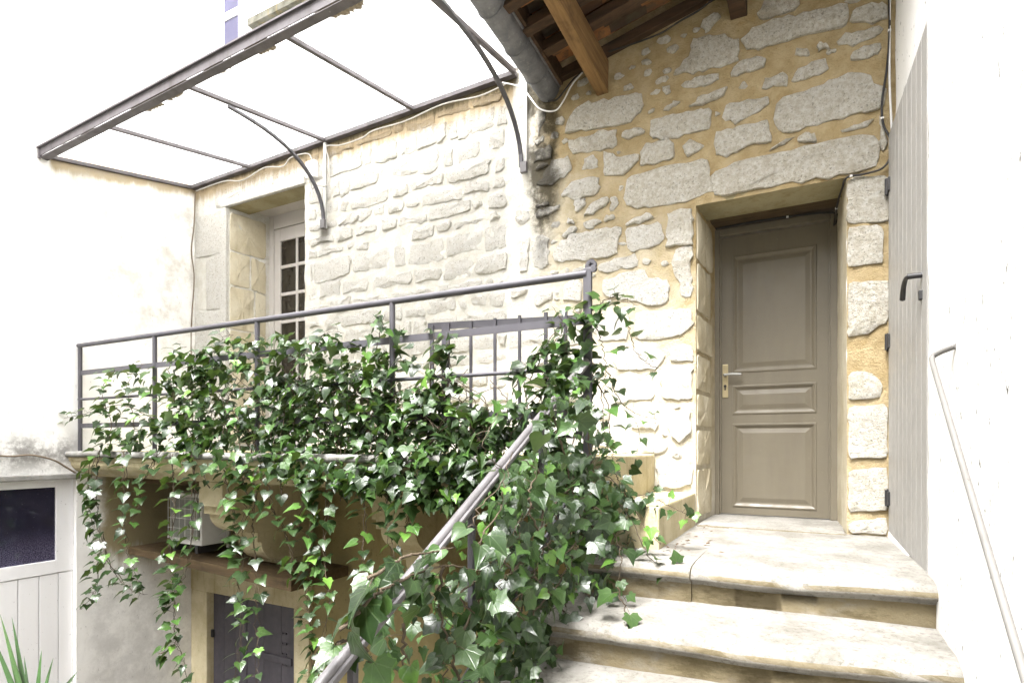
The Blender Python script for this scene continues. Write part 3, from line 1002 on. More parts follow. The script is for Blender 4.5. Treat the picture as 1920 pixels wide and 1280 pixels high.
for c in PC + PC2:
    for i in range(7):
        z1 = 2.216 - 0.30 * i
        box("pane", (c[0] - 0.004, YW + 0.030, z1 - 0.27), (c[1] + 0.004, YW + 0.036, z1 + 0.004), M['glass'], win)

# ---- upper window and the lichened ledge above the canopy
m = MB()
m.box((-5.52, D - 0.05, 3.55), (-5.41, D + 0.05, 5.6), 0.006)
m.box((-5.18, D - 0.05, 3.55), (-5.07, D + 0.05, 5.6), 0.006)
uw = m.build("upper_window", M['whitewood'], house)
for z0, z1 in ((3.60, 4.36), (4.44, 5.2)):
    box("pane", (-5.409, D - 0.035, z0), (-5.181, D - 0.024, z1), M['skyglass'], uw)
box("glazing_bar", (-5.409, D - 0.045, 4.361), (-5.181, D - 0.02, 4.439), M['whitewood'], uw)
m = MB()
pr = [(D - 0.021, 4.03), (D - 0.05, 4.04), (D - 0.07, 4.08), (D - 0.14, 4.09), (D - 0.14, 4.155), (D - 0.021, 4.18)]
m.sweep(pr, [-4.92 + 0.15 * i for i in range(21)])
m.build("ledge", mat_dressed("mossy_ledge_stone", (0.17, 0.165, 0.14), (0.06, 0.058, 0.04), 0.6), house)

# ---- cellar door and its stone surround
m = MB()
m.box((-5.955, D - 0.045, ZG), (CX0 - 0.001, D + 0.10, CZ1 - 0.001), 0.01)
m.box((CX1 + 0.001, D - 0.045, ZG), (CX1 + 0.20, D + 0.10, CZ1 - 0.001), 0.01)
m.box((-5.955, D - 0.048, CZ1), (CX1 + 0.20, D + 0.10, -1.25), 0.01)
m.build("cellar_surround", M['corbel'], house)
mid = -5.15
cd_ = MB()
cd_.box((CX0 + 0.004, D + 0.055, ZG), (CX1 - 0.004, D + 0.085, CZ1 - 0.004))
cel = cd_.build("cellar_door", M['slate'], house)
for a, b in ((CX0 + 0.006, mid - 0.004), (mid + 0.004, CX1 - 0.006)):
    n = 3
    for i in range(n):
        x0, x1 = lerp(a, b, i / n), lerp(a, b, (i + 1) / n)
        box("plank", (x0 + 0.002, D + 0.030, ZG), (x1 - 0.002, D + 0.054, CZ1 - 0.008), M['slate'], cel, 0.003)
for z in (-2.15, -2.55):
    box("cross_bar", (mid + 0.08, D + 0.016, z), (CX1 - 0.10, D + 0.029, z + 0.07), M['slate'], cel, 0.003)
box("hinge", (CX0 - 0.03, D + 0.004, -2.05), (CX0 + 0.03, D + 0.029, -1.97), M['blackiron'], cel, 0.004)
box("hinge", (CX1 - 0.03, D + 0.004, -2.12), (CX1 + 0.03, D + 0.029, -2.04), M['blackiron'], cel, 0.004)
m = MB()
for i in range(4):
    for j in range(2):
        m.tube([(-4.62 + j * 0.05, D + 0.012, -1.85 - i * 0.1), (-4.62 + j * 0.05, D + 0.031, -1.85 - i * 0.1)], 0.010, 8)
m.build("stud", M['slate'], cel)['kind'] = 'stuff'

# ================================================================== LEAN-TO ROOF over the landing
roof = thing("lean_to_roof", "underside of the tiled lean-to roof with oak beams above the taupe door", "roof", (-0.6, 3.0, 2.8))
RS = (2.87 - 2.66) / (1.62 - 0.58)                       # it climbs to the right
def rz(x): return 2.66 + (x + 1.62) * RS
Y0R = 2.86
m = MB()
a = pY(1120, 181, D); b = pY(1139, 181, D)
m.hexa([(-1.38, Y0R, 2.540), (-1.295, Y0R, 2.540), (-1.295, D + 0.05, 2.468), (-1.38, D + 0.05, 2.468),
        (-1.38, Y0R, 2.71), (-1.295, Y0R, 2.71), (-1.295, D + 0.05, rz(-1.34) - 0.012), (-1.38, D + 0.05, rz(-1.34) - 0.012)], 0.006)
m.build("beam", M['beam'], roof)
m = MB()
m.hexa([(-0.485, Y0R, 2.74), (-0.385, Y0R, 2.74), (-0.385, D + 0.05, 2.70), (-0.485, D + 0.05, 2.70),
        (-0.485, Y0R, 2.92), (-0.385, Y0R, 2.92), (-0.385, D + 0.05, rz(-0.44) - 0.012), (-0.485, D + 0.05, rz(-0.44) - 0.012)], 0.006)
m.build("beam", M['rafter'], roof)
ys = [3.895, 3.60, 3.36, 3.12, 2.95]
for i, y in enumerate(ys):
    m = MB()
    wd = 0.075 if i else 0.05
    x0, x1 = -1.70, 0.40
    yb = y - wd
    m.hexa([(x0, yb, rz(x0) - 0.01), (x1, yb, rz(x1) - 0.01), (x1, y, rz(x1) - 0.01), (x0, y, rz(x0) - 0.01),
            (x0, yb, rz(x0) + 0.06), (x1, yb, rz(x1) + 0.06), (x1, y, rz(x1) + 0.06), (x0, y, rz(x0) + 0.06)], 0.004)
    m.build("rafter", M['rafter'], roof)
rt = random.Random(4)
for i in range(len(ys) - 1):
    yc = (ys[i] - 0.07 + ys[i + 1]) / 2
    x = -1.74
    while x < 0.38:
        L = rt.uniform(0.22, 0.30)
        x1 = min(x + L, 0.40)
        for k, q in enumerate((-0.055, 0.055)):
            m = MB()
            vs, fs = [], []
            n = 6
            for e, xx in enumerate((x, x1 + 0.02)):
                for j in range(n + 1):
                    an = math.pi * j / n
                    r = 0.060 - 0.006 * e
                    lift = 0.028 if k else 0.0
                    vs.append((xx, yc + q - r * math.cos(an), rz(xx) + 0.072 + lift + (r * math.sin(an) * 0.6 if k else -r * math.sin(an) * 0.25) - 0.010 * e))
            for j in range(n):
                fs.append((j, j + 1, n + 2 + j, n + 1 + j))
            m.add(vs, fs, True)
            m.build("tile", M['tile'], roof, recalc=False)
        x = x1
m = MB()
m.hexa([(-1.72, Y0R, rz(-1.72) + 0.15), (0.45, Y0R, rz(0.45) + 0.15), (0.45, D, rz(0.45) + 0.15), (-1.72, D, rz(-1.72) + 0.15),
        (-1.72, Y0R, rz(-1.72) + 0.18), (0.45, Y0R, rz(0.45) + 0.18), (0.45, D, rz(0.45) + 0.18), (-1.72, D, rz(-1.72) + 0.18)])
m.build("roof_covering", M['tile'], roof)
# zinc gutter at the low edge
gut = []
def gpt(y):
    t = (3.86 - y) / (3.86 - 2.98)
    p0, p1 = Vector((-1.748, 3.86, 2.585)), Vector((-1.752, 2.98, 2.655))
    return p0 + (p1 - p0) * t
def half_gutter(y0, y1, r, lip=True):
    m = MB()
    n = 14
    vs, fs = [], []
    for y in (y0, y1):
        c = gpt(y)
        for j in range(n + 1):
            an = math.pi * (1.0 + j / n)
            vs.append((c.x + r * math.cos(an), c.y, c.z + 0.03 + r * math.sin(an)))
    for j in range(n):
        fs.append((j, j + 1, n + 2 + j, n + 1 + j))
    m.add(vs, fs, True)
    for sg in (-1, 1):
        p, q = gpt(y0), gpt(y1)
        m.tube([(p.x + sg * r, p.y, p.z + 0.03), (q.x + sg * r, q.y, q.z + 0.03)], 0.010, 8)
    return m, vs
for i, (y0, y1) in enumerate(((3.88, 3.66), (3.66, 3.37), (3.37, 3.03), (3.03, 2.80))):
    m, vs = half_gutter(y0, y1 - 0.02, 0.088 + 0.002 * (i % 2))
    if i == 0:
        m.add(vs[:15], [tuple(range(15))])
    gm = m.build("gutter", M['zinc'], roof, recalc=False)
m = MB()
for y in (3.372, 3.665, 3.03):
    c = gpt(y)
    m.tube([(c.x + 0.0925 * math.cos(math.pi * (1 + j / 14)), c.y, c.z + 0.03 + 0.0925 * math.sin(math.pi * (1 + j / 14))) for j in range(15)], 0.0045, 6)
m.build("gutter_seam", M['zinc'], roof)
m = MB()
m.hexa([(-1.66, Y0R, 2.70), (-1.63, Y0R, 2.70), (-1.63, D - 0.03, 2.61), (-1.66, D - 0.03, 2.61),
        (-1.66, Y0R, 2.83), (-1.63, Y0R, 2.83), (-1.63, D - 0.03, 2.73), (-1.66, D - 0.03, 2.73)])
m.build("fascia", M['rafter'], roof)

# ================================================================== CANOPY over the balcony
can = thing("glazed_canopy", "iron framed canopy with white corrugated sheets over the ivy clad balcony", "canopy", (-4, 3.2, 2.6))
YO = 2.541
XE = -2.018
def co(x):  return 2.512 + (x - XL) / (XE - XL) * 0.105     # height of the outer edge
def ci(x):  return 2.765 + (x - XL) / (XE - XL) * 0.05      # height at the wall
def cpl(x, y, dz=0.0):
    t = (D - 0.01 - y) / (D - 0.01 - YO)
    return Vector((x, y, lerp(ci(x), co(x), t) + dz))
PU = [XL + 0.012, pY(475, 315, D).x, pY(615, 268, D).x, pY(780, 205, D).x, XE]
m = MB()
m.bar(cpl(XL + 0.002, D - 0.03), cpl(XE, D - 0.03), 0.05, 0.035)
m.build("wall_bar", M['rustiron'], can)
for x in PU:
    m = MB()
    m.bar(cpl(x, D - 0.055), cpl(x, YO + 0.022), 0.035, 0.030, bev=0.004)
    m.build("purlin", M['rustiron'], can)
m = MB()
g0, g1 = cpl(XL + 0.003, YO), cpl(XE - 0.0, YO)
m.bar(g0, g1, 0.030, 0.030)
m.build("edge_bar", M['rustiron'], can)
m = MB()          # box gutter along the outer edge
for (dy, dz, wd, ht) in ((-0.055, 0.012, 0.006, 0.066), (-0.022, -0.030, 0.062, 0.006)):
    m.bar(g0 + Vector((0, dy, dz)), g1 + Vector((0, dy, dz)), wd, ht)
m.bar(g0 + Vector((0, -0.064, 0.050)), g1 + Vector((0, -0.064, 0.050)), 0.020, 0.012)
m.bar(g0 + Vector((0, -0.055, 0.01)) + Vector((-0.0, 0, 0)), g0 + Vector((0.03, -0.055, 0.01)), 0.02, 0.10)
m.build("gutter", M['rustiron'], can)
moss = MB()
rr = random.Random(3)
for i in range(70):
    x = rr.uniform(XL + 0.2, XE) if rr.random() < 0.5 else rr.gauss(-3.5, 0.45)
    if not XL < x < XE: continue
    c = cpl(x, YO - 0.045, 0.055)
    r = rr.uniform(0.005, 0.016)
    vs = [c + Vector((rr.uniform(-1, 1), rr.uniform(-1, 1), rr.uniform(-.3, 1.3))) * r for _ in range(5)]
    moss.add(vs, [(0, 1, 2), (0, 2, 3), (0, 3, 4), (1, 2, 4), (2, 3, 4), (0, 1, 3)])
mo = moss.build("moss", mat_plain("dry_moss", (0.26, 0.27, 0.19), 0.95), can)
mo['kind'] = 'stuff'
for a, b in zip(PU[:-1], PU[1:]):
    m = MB()
    n = int((b - a) / 0.0045)
    rows = [D - 0.02 - (D - 0.02 - (YO - 0.035)) * j / 5 for j in range(6)]
    vs, fs = [], []
    for j, y in enumerate(rows):
        for i in range(n + 1):
            x = lerp(a, b, i / n)
            vs.append(cpl(x, y, 0.024 + 0.005 * math.sin(2 * math.pi * x / 0.032)))
    for j in range(5):
        for i in range(n):
            fs.append((j * (n + 1) + i, j * (n + 1) + i + 1, (j + 1) * (n + 1) + i + 1, (j + 1) * (n + 1) + i))
    m.add(vs, fs, True)
    m.build("sheet", M['sheet'], can, recalc=False)
# curved brackets with their flat wall bars
def bracket(x, zlow, ystart, wall_x):
    br = MB()
    top = cpl(x, ystart, -0.032)
    pts = []
    z0 = zlow + 0.05
    y1 = D - 0.055
    for i in range(15):
        t = i / 14 * math.pi / 2
        y = ystart + (y1 - ystart) * math.sin(t)
        base = lerp(top.z, cpl(x, y).z, 0.0)
        z = z0 + (top.z - z0) * (math.cos(t) ** 0.85 if t < math.pi / 2 - 1e-6 else 0) + (cpl(x, y, -0.032).z - top.z) * (1 - i / 14) ** 2 * (i / 14) * 2
        pts.append(Vector((x, y, z)))
    for p, q in zip(pts[:-1], pts[1:]):
        br.bar(p, q + (q - p) * 0.06, 0.028, 0.020)
    b = br.build("bracket", M['iron'], can)
    f = MB()
    f.box((wall_x - 0.015, D - 0.045, zlow), (wall_x + 0.015, D - 0.024, cpl(wall_x, D - 0.1).z - 0.01), 0.003)
    f.build("wall_strap", M['acgrey'], b)
    f = MB()
    f.box((wall_x - 0.026, D - 0.075, zlow - 0.005), (wall_x + 0.026, D - 0.0455, zlow + 0.075), 0.004)
    f.build("bracket_foot", M['rail'], b)
pb = pY(620, 430, D)
bracket(PU[2] + 0.0, pb.z, 2.88, PU[2] + 0.0)
pb = pY(985, 330, D)
bracket(XE + 0.06, pb.z, 2.75, XE + 0.085)

# ================================================================== BALCONY
bal = thing("stone_balcony", "ochre stone balcony slab on scrolled corbels beneath the ivy", "balcony", (-3.5, 3.3, -0.3))
XB1 = -1.2
m = MB()
m.box((XL, 2.94, -0.305), (XB1, D - 0.004, ZB - 0.002))
m.build("slab", M['dressed'], bal)
n = 60
lip = MB()
vs, fs = [], []
rr = random.Random(9)
lp = [(2.94, ZB), (2.70, ZB), (2.684, ZB - 0.006), (2.680, ZB - 0.02), (2.682, ZB - 0.046), (2.70, ZB - 0.049), (2.94, ZB - 0.049)]
offs = [lerp(XL, XB1 + 0.02, i / n) for i in range(n + 1)]
vs = [(x, y + mn.noise(Vector((x * 6, y * 30, z * 40))) * (0.008 if y < 2.9 else 0), z + mn.noise(Vector((x * 9, 5 + z * 40, 1))) * 0.004) for x in offs for y, z in lp]
k = len(lp)
for i in range(n):
    for j in range(k - 1):
        fs.append((i * k + j, i * k + j + 1, (i + 1) * k + j + 1, (i + 1) * k + j))
lip.add(vs, fs, True)
lip.add(vs[-k:], [tuple(range(k))])
lip.build("slab_edge", M['lip'], bal)
mo = MB()
prof = [(2.94, ZB - 0.052)]
prof += [(2.705, ZB - 0.052), (2.715, ZB - 0.085)]
for i in range(7):
    t = i / 6 * math.pi / 2
    prof.append((2.725 + 0.16 * (1 - math.cos(t)) , ZB - 0.095 - 0.115 * math.sin(t)))
prof += [(2.90, -0.29), (2.94, -0.30)]
mo.sweep(prof, [lerp(XL, XB1, i / 20) for i in range(21)])
mo.build("moulding", M['corbel'], bal)
def quarter(y0, z0, y1, z1, n=7):
    return [(y0 + (y1 - y0) * (1 - math.cos(i / n * math.pi / 2)), z0 + (z1 - z0) * math.sin(i / n * math.pi / 2)) for i in range(n + 1)]
for x0, x1 in ((-4.45, -4.155), (-2.62, -2.325)):
    pr1 = [(D - 0.02, -0.307), (2.95, -0.307), (2.95, -0.50), (2.992, -0.502), (2.992, -0.57), (3.03, -0.572)] + quarter(3.04, -0.575, 3.27, -0.745) + [(D - 0.02, -0.745)]
    pr2 = [(D - 0.02, -0.748), (3.274, -0.748), (3.274, -0.825), (3.305, -0.83)] + quarter(3.31, -0.835, 3.55, -1.02) + [(D - 0.02, -1.02)]
    pr3 = [(D - 0.02, -1.023), (3.556, -1.023), (3.556, -1.085), (3.585, -1.09)] + quarter(3.59, -1.095, 3.86, -1.27) + [(D - 0.02, -1.27)]
    for pr in (pr1, pr2, pr3):
        m = MB()
        m.sweep(pr, [x0, x1])
        m.build("corbel", M['corbel'], bal)

# ---- steps up from the landing to the balcony
box("step", (-0.965, 2.90, -0.60), (-0.70, D - 0.003, -0.318), M['corbel'], bal, 0.012)
box("step", (XB1 + 0.021, 2.86, -0.60), (-0.966, D - 0.003, ZB - 0.004), M['corbel'], bal, 0.012)

# ================================================================== STAIRS
stairs = thing("stone_staircase", "worn limestone steps climbing to the landing before the taupe door", "stairs", (-0.3, 1.2, ZG))
def stair(xa, xb, yl, yr, yback, zt, zb, seed, worn=1.0, bulge=0.0, nose=0.030):
    m = MB()
    nx = 40
    vs, fs = [], []
    prof = [('b', 0.0)] + [('t', t) for t in (0.75, 0.5, 0.3, 0.17, 0.10, 0.055)]
    k = None
    for i in range(nx + 1):
        x = lerp(xa, xb, i / nx)
        t = i / nx
        yf = lerp(yl, yr, (x - (-0.7)) / 1.1)
        yf += (mn.noise(Vector((x * 4, seed, 0))) * 0.008 + mn.noise(Vector((x * 15, seed, 2))) * 0.005) * worn
        sag = 0.016 * math.exp(-((x + 0.15) / 0.32) ** 2) * worn
        chip = max(0.0, mn.noise(Vector((x * 5.5, seed * 3, 7))) - 0.08) * 0.030 * worn
        row = [(yback, zt)]
        for q in (0.8, 0.6, 0.4, 0.28, 0.18, 0.11):
            y = yf + (yback - yf) * q
            row.append((y, zt - sag * (1 - q) ** 2 + mn.noise(Vector((x * 5, y * 5, seed))) * 0.004))
        e = zt - sag
        row += [(yf + 0.045, e - 0.003 - chip * 0.5), (yf + 0.020 + chip * 0.5, e - 0.010 - chip), (yf + 0.004 + chip * 0.4, e - 0.026 - chip), (yf, e - 0.045 - chip * 0.5), (yf + 0.006, e - 0.058),
                (yf + nose, e - 0.066), (yf + nose + 0.012, e - 0.080), (yf + nose + 0.012 + mn.noise(Vector((x * 7, 2, seed))) * 0.004, (e + zb) / 2), (yf + nose + 0.012, zb - 0.03)]
        k = len(row)
        vs += [(x, y, z) for y, z in row]
    for i in range(nx):
        for j in range(k - 1):
            fs.append((i * k + j, (i + 1) * k + j, (i + 1) * k + j + 1, i * k + j + 1))
    m.add(vs, fs, True)
    m.add(vs[:k], [tuple(range(k))])
    m.add(vs[-k:], [tuple(range(k))[::-1]])
    return m.build("step", M['step'], stairs)
XRW = 0.425
yl, yr = 2.555, 2.635
stair(-0.485, XRW, yl, yr, D + 0.002, -0.528, -0.70, 1.0)
stair(-1.03, -0.487, yl - 0.010, yr - 0.012, D, -0.531, -0.70, 8.0, 0.4)
z = -0.695
edges = [(2.105, 2.215), (1.76, 1.83), (1.44, 1.49), (1.13, 1.17), (0.83, 0.86), (0.53, 0.55), (0.23, 0.25)]
pb_ = 2.66
for i, (a, b) in enumerate(edges):
    stair(-1.03, XRW, a, b, pb_, z, z - 0.175, 2.0 + i)
    pb_ = b + 0.06
    z -= 0.165
y = 0.25
while z > ZG + 0.1:
    y -= 0.29
    box("step", (-1.03, y, z - 0.18), (XRW, y + 0.36, z), M['step'], stairs, 0.02)
    z -= 0.165
m = MB()           # masonry under the flight
m.add([(-1.028, 2.9, -0.62), (-1.028, 2.9, ZG), (-1.028, -4.0, ZG), (-1.028, 0.45, -1.85), (-1.028, 2.1, -0.95)], [(0, 1, 2, 3, 4)])
m.add([(-1.028, 2.9, -0.30), (-1.028, 2.9, ZG), (-1.028, D - 0.01, ZG), (-1.028, D - 0.01, -0.30)], [(0, 1, 2, 3)])
m.build("stair_flank", M['cellar'], stairs, recalc=False)

# ================================================================== WHITE BUILDING ON THE RIGHT
rb = thing("white_house", "white rendered wall beside the steps with grey plank shutter and round handrail", "house", (0.6, 0, ZG))
x_r = lambda y: lerp(0.43, 0.385, (y - 2.86) / (D - 2.86))      # plane with the shutter
S0, S1 = 2.86, D
zt0, zt1 = pX(1746, 6, 0.43).z, 2.225
relief_grid("wall", M['white'], rb, cuts(2.80, D + 0.02, 0.08), cuts(ZG, 7.5, 0.16), lambda s, z, d: (x_r(s) + 0.012 - d, s, z), amp=0.004)
relief_grid("wall", M['white'], rb, cuts(-5.0, 2.862, 0.10), cuts(ZG, 7.5, 0.12), lambda s, z, d: (0.408 + 0.006 * math.sin(s * 1.7) - d, s, z), amp=0.006)
m = MB()
m.add([(0.406, 2.862, ZG), (0.46, 2.862, ZG), (0.46, 2.862, 7.5), (0.406, 2.862, 7.5)], [(0, 1, 2, 3)])
m.build("wall_return", M['white'], rb, recalc=False)
sh = MB()
zs0, zs1 = -0.488, 1.770
sh.hexa([(x_r(2.87) - 0.010, 2.866, zs0 - 0.06), (x_r(2.87) + 0.011, 2.866, zs0 - 0.06), (x_r(D) + 0.011, D - 0.012, zs0), (x_r(D) - 0.010, D - 0.012, zs0),
         (x_r(2.87) - 0.010, 2.866, zs1 + 0.03), (x_r(2.87) + 0.011, 2.866, zs1 + 0.03), (x_r(D) + 0.011, D - 0.012, zs1), (x_r(D) - 0.010, D - 0.012, zs1)])
shut = sh.build("shutter", M['winpaint'], rb)
NP = 9
for i in range(NP):
    y0, y1 = lerp(2.895, D - 0.03, i / NP), lerp(2.895, D - 0.03, (i + 1) / NP)
    m = MB()
    g_ = 0.0032
    zo = lambda y: lerp(-0.058, 0, (y - 2.866) / (D - 2.866))
    m.hexa([(x_r(y0) - 0.026, y0 + g_, zs0 + zo(y0)), (x_r(y0) - 0.0105, y0 + g_, zs0 + zo(y0)), (x_r(y1) - 0.0105, y1 - g_, zs0 + zo(y1)), (x_r(y1) - 0.026, y1 - g_, zs0 + zo(y1)),
            (x_r(y0) - 0.026, y0 + g_, zs1 - 0.03), (x_r(y0) - 0.0105, y0 + g_, zs1 - 0.03), (x_r(y1) - 0.0105, y1 - g_, zs1 - 0.03), (x_r(y1) - 0.026, y1 - g_, zs1 - 0.03)], 0.002)
    m.build("plank", M['shutter'], shut)
for v in (318, 628, 940):
    p = pX(1679, v, 0.37)
    m = MB()
    m.tube([(0.352, D - 0.035, p.z - 0.045), (0.352, D - 0.035, p.z + 0.045)], 0.011, 10)
    m.box((0.352, D - 0.085, p.z - 0.038), (0.372, D - 0.036, p.z + 0.038), 0.003)
    m.box((0.352, D - 0.036, p.z - 0.05), (0.362, D + 0.02, p.z + 0.05), 0.003)
    m.build("hinge", M['blackiron'], shut)
hy = pX(1735, 515, 0.41)
m = MB()
m.tube([(0.415, hy.y, hy.z), (0.345, hy.y, hy.z)], 0.012, 10)
m.tube(smooth_path([(0.352, hy.y + 0.0, hy.z), (0.346, hy.y + 0.05, hy.z + 0.002), (0.345, hy.y + 0.11, hy.z - 0.020), (0.347, hy.y + 0.165, hy.z - 0.062)], 5), [0.0085 + 0.0002 * i for i in range(16)], 8)
m.build("handle", M['blackiron'], shut)
m = MB()
m.box((0.386, hy.y - 0.012, hy.z - 0.105), (0.415, hy.y + 0.016, hy.z - 0.065), 0.003)
m.build("lock", M['blackiron'], shut)
m = MB()           # skirting stone under the shutter
m.hexa([(0.360, 2.866, -0.62), (0.44, 2.866, -0.62), (0.42, D - 0.004, -0.62), (0.350, D - 0.004, -0.62),
        (0.390, 2.866, -0.552), (0.44, 2.866, -0.552), (0.42, D - 0.004, -0.492), (0.362, D - 0.004, -0.492)], 0.005)
m.build("skirting", M['white'], rb)
# round handrail
hr = thing("wall_handrail", "pale round iron handrail descending along the white wall on the right", "handrail", (0.35, 2.4, 0.2))
h0 = pX(1746, 672, 0.345); h1 = pX(1915, 1245, 0.345)
dr = (h1 - h0)
m = MB()
pts = [Vector((0.405, h0.y - 0.05, h0.z + 0.030)), Vector((0.372, h0.y - 0.008, h0.z + 0.020)), Vector((0.350, h0.y + 0.006, h0.z + 0.006)), h0 + dr * 0.025, h0 + dr * 0.3, h1, h0 + dr * 2.4]
m.tube([pts[0]] + smooth_path(pts[:4], 5)[1:] + pts[4:], 0.0085, 10)
rl = m.build("rail", mat_paint("chipped_pale_rail_paint", (0.175, 0.168, 0.158), (0.12, 0.113, 0.105), 0.55, (0.07, 0.055, 0.045)), hr)
for t in (1.5, 2.3):
    p = h0 + dr * t
    m = MB()
    m.tube([p, (0.41, p.y, p.z - 0.03)], 0.007, 8)
    m.build("rail_holder", M['rail'], hr)

# ================================================================== WHITE BUILDING ON THE LEFT
lb = thing("white_building", "white rendered building on the far side with board panels and a dark blue workshop window", "building", (XL - 0.5, 2, ZG))
left = lambda s, z, d: (XL + d, s, z)
GY0, GY1, GZ1 = 1.55, 2.772, -0.315
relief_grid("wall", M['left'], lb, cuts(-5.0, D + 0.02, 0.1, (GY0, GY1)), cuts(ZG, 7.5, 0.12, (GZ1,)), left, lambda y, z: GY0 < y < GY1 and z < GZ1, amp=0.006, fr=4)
m = MB()
m.box((XL - 0.02, 1.45, GZ1), (XL + 0.035, 2.79, GZ1 + 0.05), 0.01)
m.build("window_ledge", M['lip'], lb)
m = MB()
XP = XL - 0.06
m.add([(XP, GY0, ZG), (XP, GY1, ZG), (XP, GY1, GZ1), (XP, GY0, GZ1), (XL, GY0, ZG), (XL, GY1, ZG), (XL, GY1, GZ1), (XL, GY0, GZ1)], [(1, 2, 6, 5), (3, 7, 6, 2), (0, 4, 7, 3)])
m.build("opening_reveal", M['left'], lb)
gy1, gz0, gz1 = 2.635, -1.035, -0.385
m = MB()
m.box((XP - 0.03, gy1, -1.15), (XP + 0.012, GY1 - 0.002, GZ1 - 0.002), 0.004)
m.box((XP - 0.03, GY0, gz1), (XP + 0.011, gy1, GZ1 - 0.002), 0.004)
m.box((XP - 0.03, GY0, -1.15), (XP + 0.013, gy1, gz0), 0.004)
m.box((XP - 0.03, GY0, gz0), (XP + 0.012, GY0 + 0.1, gz1), 0.004)
ww = m.build("workshop_window", M['whitewood'], lb)
box("pane", (XP - 0.012, GY0 + 0.1, gz0 - 0.004), (XP - 0.006, gy1 + 0.004, gz1 + 0.004), M['blueglass'], ww)
pd = MB()
pd.box((XP - 0.04, GY0, ZG), (XP - 0.012, GY1, -1.152))
pd = pd.build("board_panel", M['whitewood'], lb)
yb = [GY1 - 0.002, 2.655, 2.51, 2.36, 2.20, 2.05, 1.89, 1.73, GY0]
for a, b in zip(yb[:-1], yb[1:]):
    box("plank", (XP - 0.0115, b + 0.003, ZG), (XP + 0.008, a - 0.003, -1.156), M['whitewood'], pd, 0.003)

# ================================================================== RAILINGS
YRL = 2.787
rail = thing("balcony_railing", "lavender grey tubular iron railing along the balcony edge", "railing", (-3.5, YRL, ZB))
zt = lambda x: lerp(0.896, 0.872, (x - XL) / 4.92)
XE_ = -1.04
m = MB()
m.tube([(XL + 0.01, YRL, zt(XL)), (XE_, YRL, zt(XE_))], 0.0205, 12)
m.build("top_rail", M['iron'], rail)
for x in (-5.925, -4.78, -3.54, -2.31):
    m = MB()
    m.tube([(x, YRL, ZB - 0.01), (x, YRL, zt(x) - 0.012)], 0.018, 10)
    m.build("post", M['iron'], rail)
m = MB()
xe = XE_ + 0.004
m.box((xe - 0.022, YRL - 0.012, -0.5), (xe + 0.022, YRL + 0.012, 0.90), 0.004)
pts = [(xe, YRL, 0.90), (xe + 0.003, YRL, 0.918), (xe + 0.016, YRL, 0.93), (xe + 0.033, YRL, 0.922), (xe + 0.036, YRL, 0.905)]
pts = smooth_path(pts, 4)
for p, q in zip(pts[:-1], pts[1:]):
    m.bar(p, q + (q - p) * 0.1, 0.026, 0.018, up=(0, 1, 0))
m.tube([(xe + 0.030, YRL - 0.011, 0.893), (xe + 0.030, YRL + 0.011, 0.893)], 0.018, 10)
m.build("end_post", M['iron'], rail)
for zc, flat in ((0.645, True), (0.405, False), (0.165, True)):
    m = MB()
    if flat:
        m.bar((XL + 0.01, YRL, zc), (XE_, YRL, zc - 0.01), 0.010, 0.042)
    else:
        m.tube([(XL + 0.01, YRL, zc), (XE_, YRL, zc - 0.015)], 0.0115, 8)
    m.build("middle_rail", M['iron'], rail)
# low barred gate behind the railing
gate = thing("barred_gate", "low gate of flat grey bars standing behind the railing near its end post", "gate", (-1.55, YRL + 0.06, 0))
YG = YRL + 0.09
gx0 = pY(803, 612, YG); gx1 = pY(1092, 597, YG)
m = MB()
m.bar(gx0, gx1, 0.012, 0.040)
m.build("top_bar", M['iron'], gate)
m = MB()
m.bar((gx0.x, YG, 0.05), (gx1.x, YG, 0.05), 0.012, 0.040)
m.build("bottom_bar", M['iron'], gate)
for u, wd in ((812, 0.026), (838, 0.055), (885, 0.017), (930, 0.017), (976, 0.017), (1025, 0.02), (1062, 0.02)):
    p = pY(u, 620, YG)
    m = MB()
    m.box((p.x - wd / 2, YG - 0.018, 0.03), (p.x + wd / 2, YG - 0.006, gx0.z), 0.002)
    m.build("bar", M['iron'], gate)
# stair railing
sr = thing("stair_railing", "sloping moulded grey handrail rising through the ivy beside the steps", "railing", (-1.0, 1.5, -0.6))
def zrail(y): return lerp(-0.55, 0.43, (y - 0.97) / (2.787 - 0.97))
def xrail(y): return lerp(-1.0, -1.035, (y - 0.97) / (2.787 - 0.97))
m = MB()
A, B = Vector((xrail(0.2), 0.2, zrail(0.2))), Vector((xrail(2.76), 2.76, zrail(2.76)))
m.bar(A, B, 0.050, 0.016, bev=0.005)
m.bar(A + Vector((0, 0, -0.014)), B + Vector((0, 0, -0.014)), 0.030, 0.014, bev=0.004)
m.tube([A + Vector((0, 0, 0.008)), B + Vector((0, 0, 0.008))], 0.015, 10)
m.build("handrail", M['rail'], sr)
for y in (0.50, 1.06, 1.625, 2.2):
    m = MB()
    zb = -0.70 - (2.6 - y) * 0.45
    m.box((xrail(y) - 0.010, y - 0.010, zb), (xrail(y) + 0.010, y + 0.010, zrail(y) - 0.02), 0.002)
    m.build("baluster", M['iron'], sr)
m = MB()
m.bar((xrail(0.3), 0.3, zrail(0.3) - 0.55), (xrail(2.7), 2.7, zrail(2.7) - 0.55), 0.010, 0.035)
m.build("lower_rail", M['iron'], sr)

